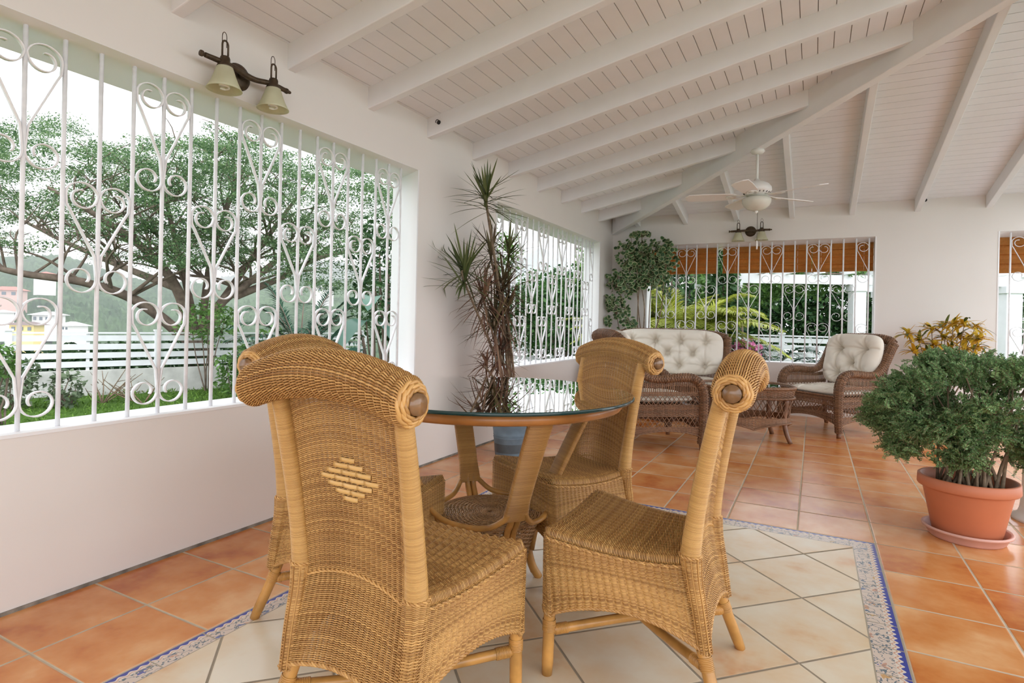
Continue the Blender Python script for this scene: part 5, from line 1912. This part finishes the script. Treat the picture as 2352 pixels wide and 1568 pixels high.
# big-leaved plant
p = pd(865, 830, 8.6); p[2] = GZ
t = empty('big_leaf_plant', 'plant with large drooping blue-green leaves outside, by the right jamb of the biggest window', 'plant', tuple(p))
mb = MB()
for k in range(16):
    a = rng.uniform(0, 6.28); z = rng.uniform(.8, 2.05); r = rng.uniform(.1, .45)
    e = np.array([r * math.cos(a), r * math.sin(a), z])
    tubes(mb, spline([(0, 0, 0), e * .5 + [0, 0, .12], e], 8), np.linspace(.018, .010, 8), 6, m=1)
    d = np.array([math.cos(a), math.sin(a), .15])
    V, F = leaf_strips(e[None], d[None], np.array([rng.uniform(.45, .62)]), np.array([rng.uniform(.13, .18)]), np.array([rng.uniform(.5, 1.0)]), 9, .25)
    mb.add(V, F, 0)
mb.build('foliage', [foliage('big_leaf_green', (0.03, 0.085, 0.06), (0.07, 0.165, 0.115), .35, .2, .4), M['bark']], t)
# trees right of the big window and behind window 2
bush('garden_tree', 'dark tree standing close outside the right end of the biggest window', 'tree', pd(905, 640, 12.5), (1.0, 1.0, 1.5), 3000, .13, M['dark'], GZ, None, .5, 7, .05)
bush('ivy_hedge', 'tall leafy hedge outside the window behind the dracaena', 'hedge', pd(1275, 722, 14.0) , (1.45, 1.0, .95), 6500, .12, M['shrub'] if False else foliage('ivy_green', (0.02, 0.07, 0.02), (0.10, 0.22, 0.06), .4, .25, .3), GZ, None, .6, 7, .04)
bush('garden_tree', 'tree with leafy branches at the near end of the window behind the dracaena', 'tree', pd(1160, 590, 15.0), (.45, .45, .75), 420, .13, M['shrub'], GZ, None, .5, 6, .05)
bush('garden_tree', 'bushy light green tree at the far end of the window behind the dracaena', 'tree', pd(1350, 640, 13.5), (.32, .4, .9), 600, .13, M['shrub'], GZ, None, .5, 6, .05)

# behind the back window
p = pd(1570, 760, 9.6); p[2] = GZ
palm('areca_palm', 'bright yellow-green palm outside the back window, behind the loveseat', p, 44, 1.75, [M['lime'], foliage('pale_palm_stalk', (.42, .40, .14), (.52, .48, .2), .5, .1)], .42, 1.45, (.40, .99), .42, .0105, 64)
p = pd(1500, 760, 10.6); p[2] = GZ
palm('areca_palm', 'second yellow-green palm outside, close behind the round-leaved corner plant', p, 28, 1.7, [M['lime'], M['bark']], .42, 1.35, (.40, .99), .40, .0105, 56)
bush('garden_shrub', 'bright leafy bush outside between the yellow-green palms and the pergola', 'shrub', pd(1672, 665, 12.6), (.75, .6, .75), 1500, .15, M['shrub'], GZ, None, .55, 6, .03)
bush('climbing_vine', 'dense dark climbing vine column outside the gap between two bamboo blinds', 'vine', pd(1660, 700, 10.6), (.30, .3, 1.25), 2300, .12, M['dark'], GZ, None, .6, 5, .03)
p = pd(1775, 790, 12.0); p[2] = GZ
palm('fan_shaped_palm', 'dark green palm outside between the pergola post and the vine column', p, 22, 1.6, [M['bluegreen'], M['bark']], .5, .75, (.2, .95), .36, .014, 36)
for k, (lb, px, py, dd, r, nl) in enumerate((('broad dark tree outside the back window, behind the dark palm', 1760, 660, 19, (1.9, 1.3, 1.7), 4600), ('dark tree outside the back window, behind the pergola post', 1930, 690, 18.5, (1.6, 1.3, 1.6), 3800),
                              ('tall dark tree outside behind the yellow-green palms', 1560, 590, 17, (1.7, 1.3, 2.3), 4800), ('dark shrubbery outside the window at the far right edge', 2330, 690, 19, (2.0, 1.4, 1.5), 3000), ('distant rounded tree outside, between the pergola and the far right window', 2130, 660, 21, (2.2, 1.4, 2.0), 3200))):
    bush('garden_tree', lb, 'tree', pd(px, py, dd), r, nl, .17, M['dark'], GZ, 'dark trees behind the house', .5, 7, .06)
bush('clipped_hedge', 'long dark hedge outside, behind the slatted fence of the far windows', 'hedge', pd(1700, 690, 19.5), (8.5, 1.3, 2.0), 22000, .22, M['dark'], GZ, None, .5, 9, .05)
bush('clipped_hedge', 'dark hedge growing behind the white fence across the lawn', 'hedge', (line(p0, p1, .55) + [-1.6, 0.3, 0]) * [1, 1, 0] + [0, 0, -.45], (.9, 8.0, .72), 15000, .16, M['dark'], GZ - .8, None, .5, 9, .03)
# twisted trunk seen in the back window
p = at(1905, 835, 2, GZ); p = pd(1905, 790, 15.0); p[2] = GZ

# pergola with vine
A, B = pd(1690, 650, 10.8), pd(2440, 650, 10.2)
ex = unit((B - A)[None] * [1, 1, 0])[0]; L = np.linalg.norm((B - A)[:2])
ZP = pd(1900, 650, 10.6)[2]
t = empty('pergola', 'white timber pergola outside the back window, with posts and crossbeams', 'pergola', (A[0], A[1], GZ), math.atan2(ex[1], ex[0]))
sW = float((pd(2322, 700, 10.25) - A)[:2] @ ex[:2])
for s, w_ in ((.03, .09), (2.15, .22), (3.6, .16), (sW, .26)):
    for dy in ((0,) if s < 3 else (0, 2.2)):
        mb = MB(); mb.box((s - w_ / 2, dy - w_ / 2, 0), (s + w_ / 2, dy + w_ / 2, ZP - GZ - .02)); mb.box((s - w_ / 2 - .03, dy - w_ / 2 - .03, ZP - GZ - .14), (s + w_ / 2 + .03, dy + w_ / 2 + .03, ZP - GZ - .02))
        mb.build('post', M['fence'], t, smooth=False)
for dy in (0, 2.2):
    mb = MB(); mb.box((-.3, dy - .035, ZP - GZ - .02), (L + .2, dy + .035, ZP - GZ + .15)); mb.build('beam', M['fence'], t, smooth=False)
for k in range(12):
    s = -.1 + k * .5
    mb = MB(); mb.box((s - .025, -.4, ZP - GZ + .15), (s + .025, 2.6, ZP - GZ + .27)); mb.build('rafter', M['fence'], t, smooth=False)
vb = np.array([*(A + ex * .1)[:2], GZ])
t = empty('pergola_vine', 'green vine with big leaves hanging over the pergola top, under the middle blind', 'vine', tuple(vb))
mb = MB()
for k in range(13):
    c = A + ex * (.0 + .17 * k) + [0, rng.uniform(-.2, .8), 0]; c[2] = ZP + rng.uniform(-.05, .38) - (.25 if k < 4 else 0)
    leaf_quads(mb, blob(260, c, (.26, .35, .24)) - vb, .095, .7, 0, .3, .4)
mb.build('foliage', M['shrub'], t)
mb = MB(); tubes(mb, spline([(0, 0, 0), (.05, .05, 1.0), tuple(A + ex * .3 + [0, 0, .1] - vb), tuple(A + ex * 2.0 + [0, 0, .2] - vb)], 20), np.linspace(.03, .012, 20), 7); mb.build('stem', M['bark'], t)

# bougainvillea pot
p = pd(1712, 830, 10.0)
pz = p[2] - .16
t = empty('bougainvillea_pot', 'pink-flowered bougainvillea in a clay pot outside, before the slatted fence', 'potted plant', (p[0], p[1], GZ))
mb = MB(); lathe(mb, [(0, 0), (.22, 0), (.22, pz - GZ - .3), (0, pz - GZ - .3)], 20); mb.build('pedestal', M['concrete'], t)
mb = MB(); lathe(mb, [(0, pz - GZ - .3), (.17, pz - GZ - .3), (.23, pz - GZ + .16), (.25, pz - GZ + .16), (.25, pz - GZ + .22), (.22, pz - GZ + .22), (0, pz - GZ + .18)], 28); mb.build('pot', M['terra'], t)
mb = MB(); leaf_quads(mb, blob(600, (0, 0, pz - GZ + .36), (.25, .25, .17)), .07, .75, 0); leaf_quads(mb, blob(300, (0, 0, pz - GZ + .32), (.24, .24, .17)), .07, .6, 1)
mb.build('flowers', [foliage('pink_bracts', (0.60, 0.14, 0.34), (0.85, 0.38, 0.58), .5, .3, .2), M['shrub']], t)

# ---- hills and houses
def hill(label_name, pts, depth, thick, zfoot, seed):
    """a wooded ridge; pts = skyline pixels"""
    rg = np.random.default_rng(seed)
    NX = 420
    xs = np.linspace(pts[0][0], pts[-1][0], NX)
    ys = np.interp(xs, [p[0] for p in pts], [p[1] for p in pts])
    nv = 110
    V = []
    for x_, y_ in zip(xs, ys):
        top = pd(x_, y_, depth)
        foot = pd(x_, y_, depth - thick); foot[2] = zfoot
        k = np.linspace(0, 1, nv)[:, None]
        c = foot + (top - foot) * k
        c[:, 2] = zfoot + (top[2] - zfoot) * (k[:, 0] ** .85)
        V.append(c)
    V = np.array(V)
    V[:, 1:-1, 2] += rg.normal(0, depth * .0022, V[:, 1:-1, 2].shape)
    V[:, -1, 2] += rg.normal(0, depth * .0012, NX)
    i, j = np.meshgrid(np.arange(NX - 1), np.arange(nv - 1), indexing='ij')
    mb = MB().add(V, np.stack([i * nv + j, (i + 1) * nv + j, (i + 1) * nv + j + 1, i * nv + j + 1], -1).reshape(-1, 4))
    back_ = V[:, -1] + fw * thick * .8; back_[:, 2] = zfoot
    mb.add(np.concatenate([V[:, -1], back_]), [[k, k + 1, NX + k + 1, NX + k] for k in range(NX - 1)])
    return struct(mb.build(label_name, M['hill']))


hill('hill', [(-900, 520), (-300, 540), (0, 590), (140, 585), (300, 640), (520, 655), (700, 640), (900, 660), (1150, 690)], 210, 150, -14, 1)
hill('hill', [(500, 640), (650, 610), (760, 600), (880, 620), (1100, 625), (1200, 590), (1240, 572), (1275, 580), (1340, 620), (1500, 660), (1800, 690)], 620, 250, -20, 2)


def house(label, px, py, depth, w, dp, hgt, roof, wallc, group='houses on the far hillside'):
    p = pd(px, py, depth)
    t = empty('hillside_house', label, 'house', tuple(p), -YAW * 0 + rng.uniform(-.4, .8), group)
    mb = MB(); mb.box((-w / 2, -dp / 2, -3), (w / 2, dp / 2, hgt)); mb.build('wall', wallc, t, smooth=False)
    e = .5
    V = [(-w / 2 - e, -dp / 2 - e, hgt), (w / 2 + e, -dp / 2 - e, hgt), (w / 2 + e, dp / 2 + e, hgt), (-w / 2 - e, dp / 2 + e, hgt), (-w / 4, 0, hgt + w * .16), (w / 4, 0, hgt + w * .16)]
    mb = MB().add(V, [[0, 1, 5, 4], [2, 3, 4, 5]]).add(V, [[1, 2, 5], [3, 0, 4]]).add(V, [[3, 2, 1, 0]])
    mb.build('roof', roof, t, smooth=False)
    for k in range(3):
        xx = -w / 2 + w * (k + .5) / 3
        mb = MB(); mb.box((xx - w * .07, -dp / 2 - .08, hgt * .3), (xx + w * .07, -dp / 2 + .05, hgt * .75)); mb.build('window', M['hwin'], t, smooth=False)


M['hwin'] = plain('house_window', (.12, .15, .18), .2)
red = plain('red_roof', (.50, .16, .12), .7); whi = plain('house_white', (.78, .76, .74), .8); yel = plain('house_yellow', (.70, .55, .22), .8); pnk = plain('house_pink', (.66, .45, .40), .8); brn = plain('brown_roof', (.16, .11, .10), .7); wro = plain('pale_roof', (.66, .66, .68), .7)
house('white house with a red roof high on the hillside, seen at left through the grille', 103, 645, 120, 3.8, 3.0, 1.3, red, whi)
house('long white house with a pinkish roof on the hillside, at the very left edge', 20, 682, 112, 4.6, 3.4, 1.3, red, pnk)
house('small yellow house just above the white fence at the left', 62, 764, 66, 2.4, 2.0, .9, brn, yel)
house('pale flat house right of the small yellow house, above the fence', 168, 760, 84, 3.6, 2.4, .8, wro, whi)
house('white house half hidden by hillside trees, left above the yellow house', 8, 735, 90, 2.6, 2.4, 1.2, wro, whi)
house('white house between the yellow house and the low tree limb', 112, 740, 95, 3.6, 2.6, 1.2, wro, whi)
house('tiny white house far off, seen under the right limbs of the huge tree', 742, 672, 130, 3.6, 3.0, 1.3, wro, whi)

# light sea haze over the valley beyond the garden
n = NB('valley_haze')
n.N.remove(n.p)
vs = n.node('ShaderNodeVolumePrincipled') if False else n.node('ShaderNodeVolumeScatter')
vs.inputs['Color'].default_value = (0.93, 0.965, 1.0, 1); vs.inputs['Density'].default_value = 0.0019; vs.inputs['Anisotropy'].default_value = 0.0
n.link(vs.outputs[0], n.out.inputs['Volume'])
mb = MB().box((-1100, -400, -60), (-26, 1300, 160))
o = mb.build('haze', n.m, smooth=False)
tag(o, 'pale haze lying over the valley and hills beyond the garden', 'haze', kind='stuff')
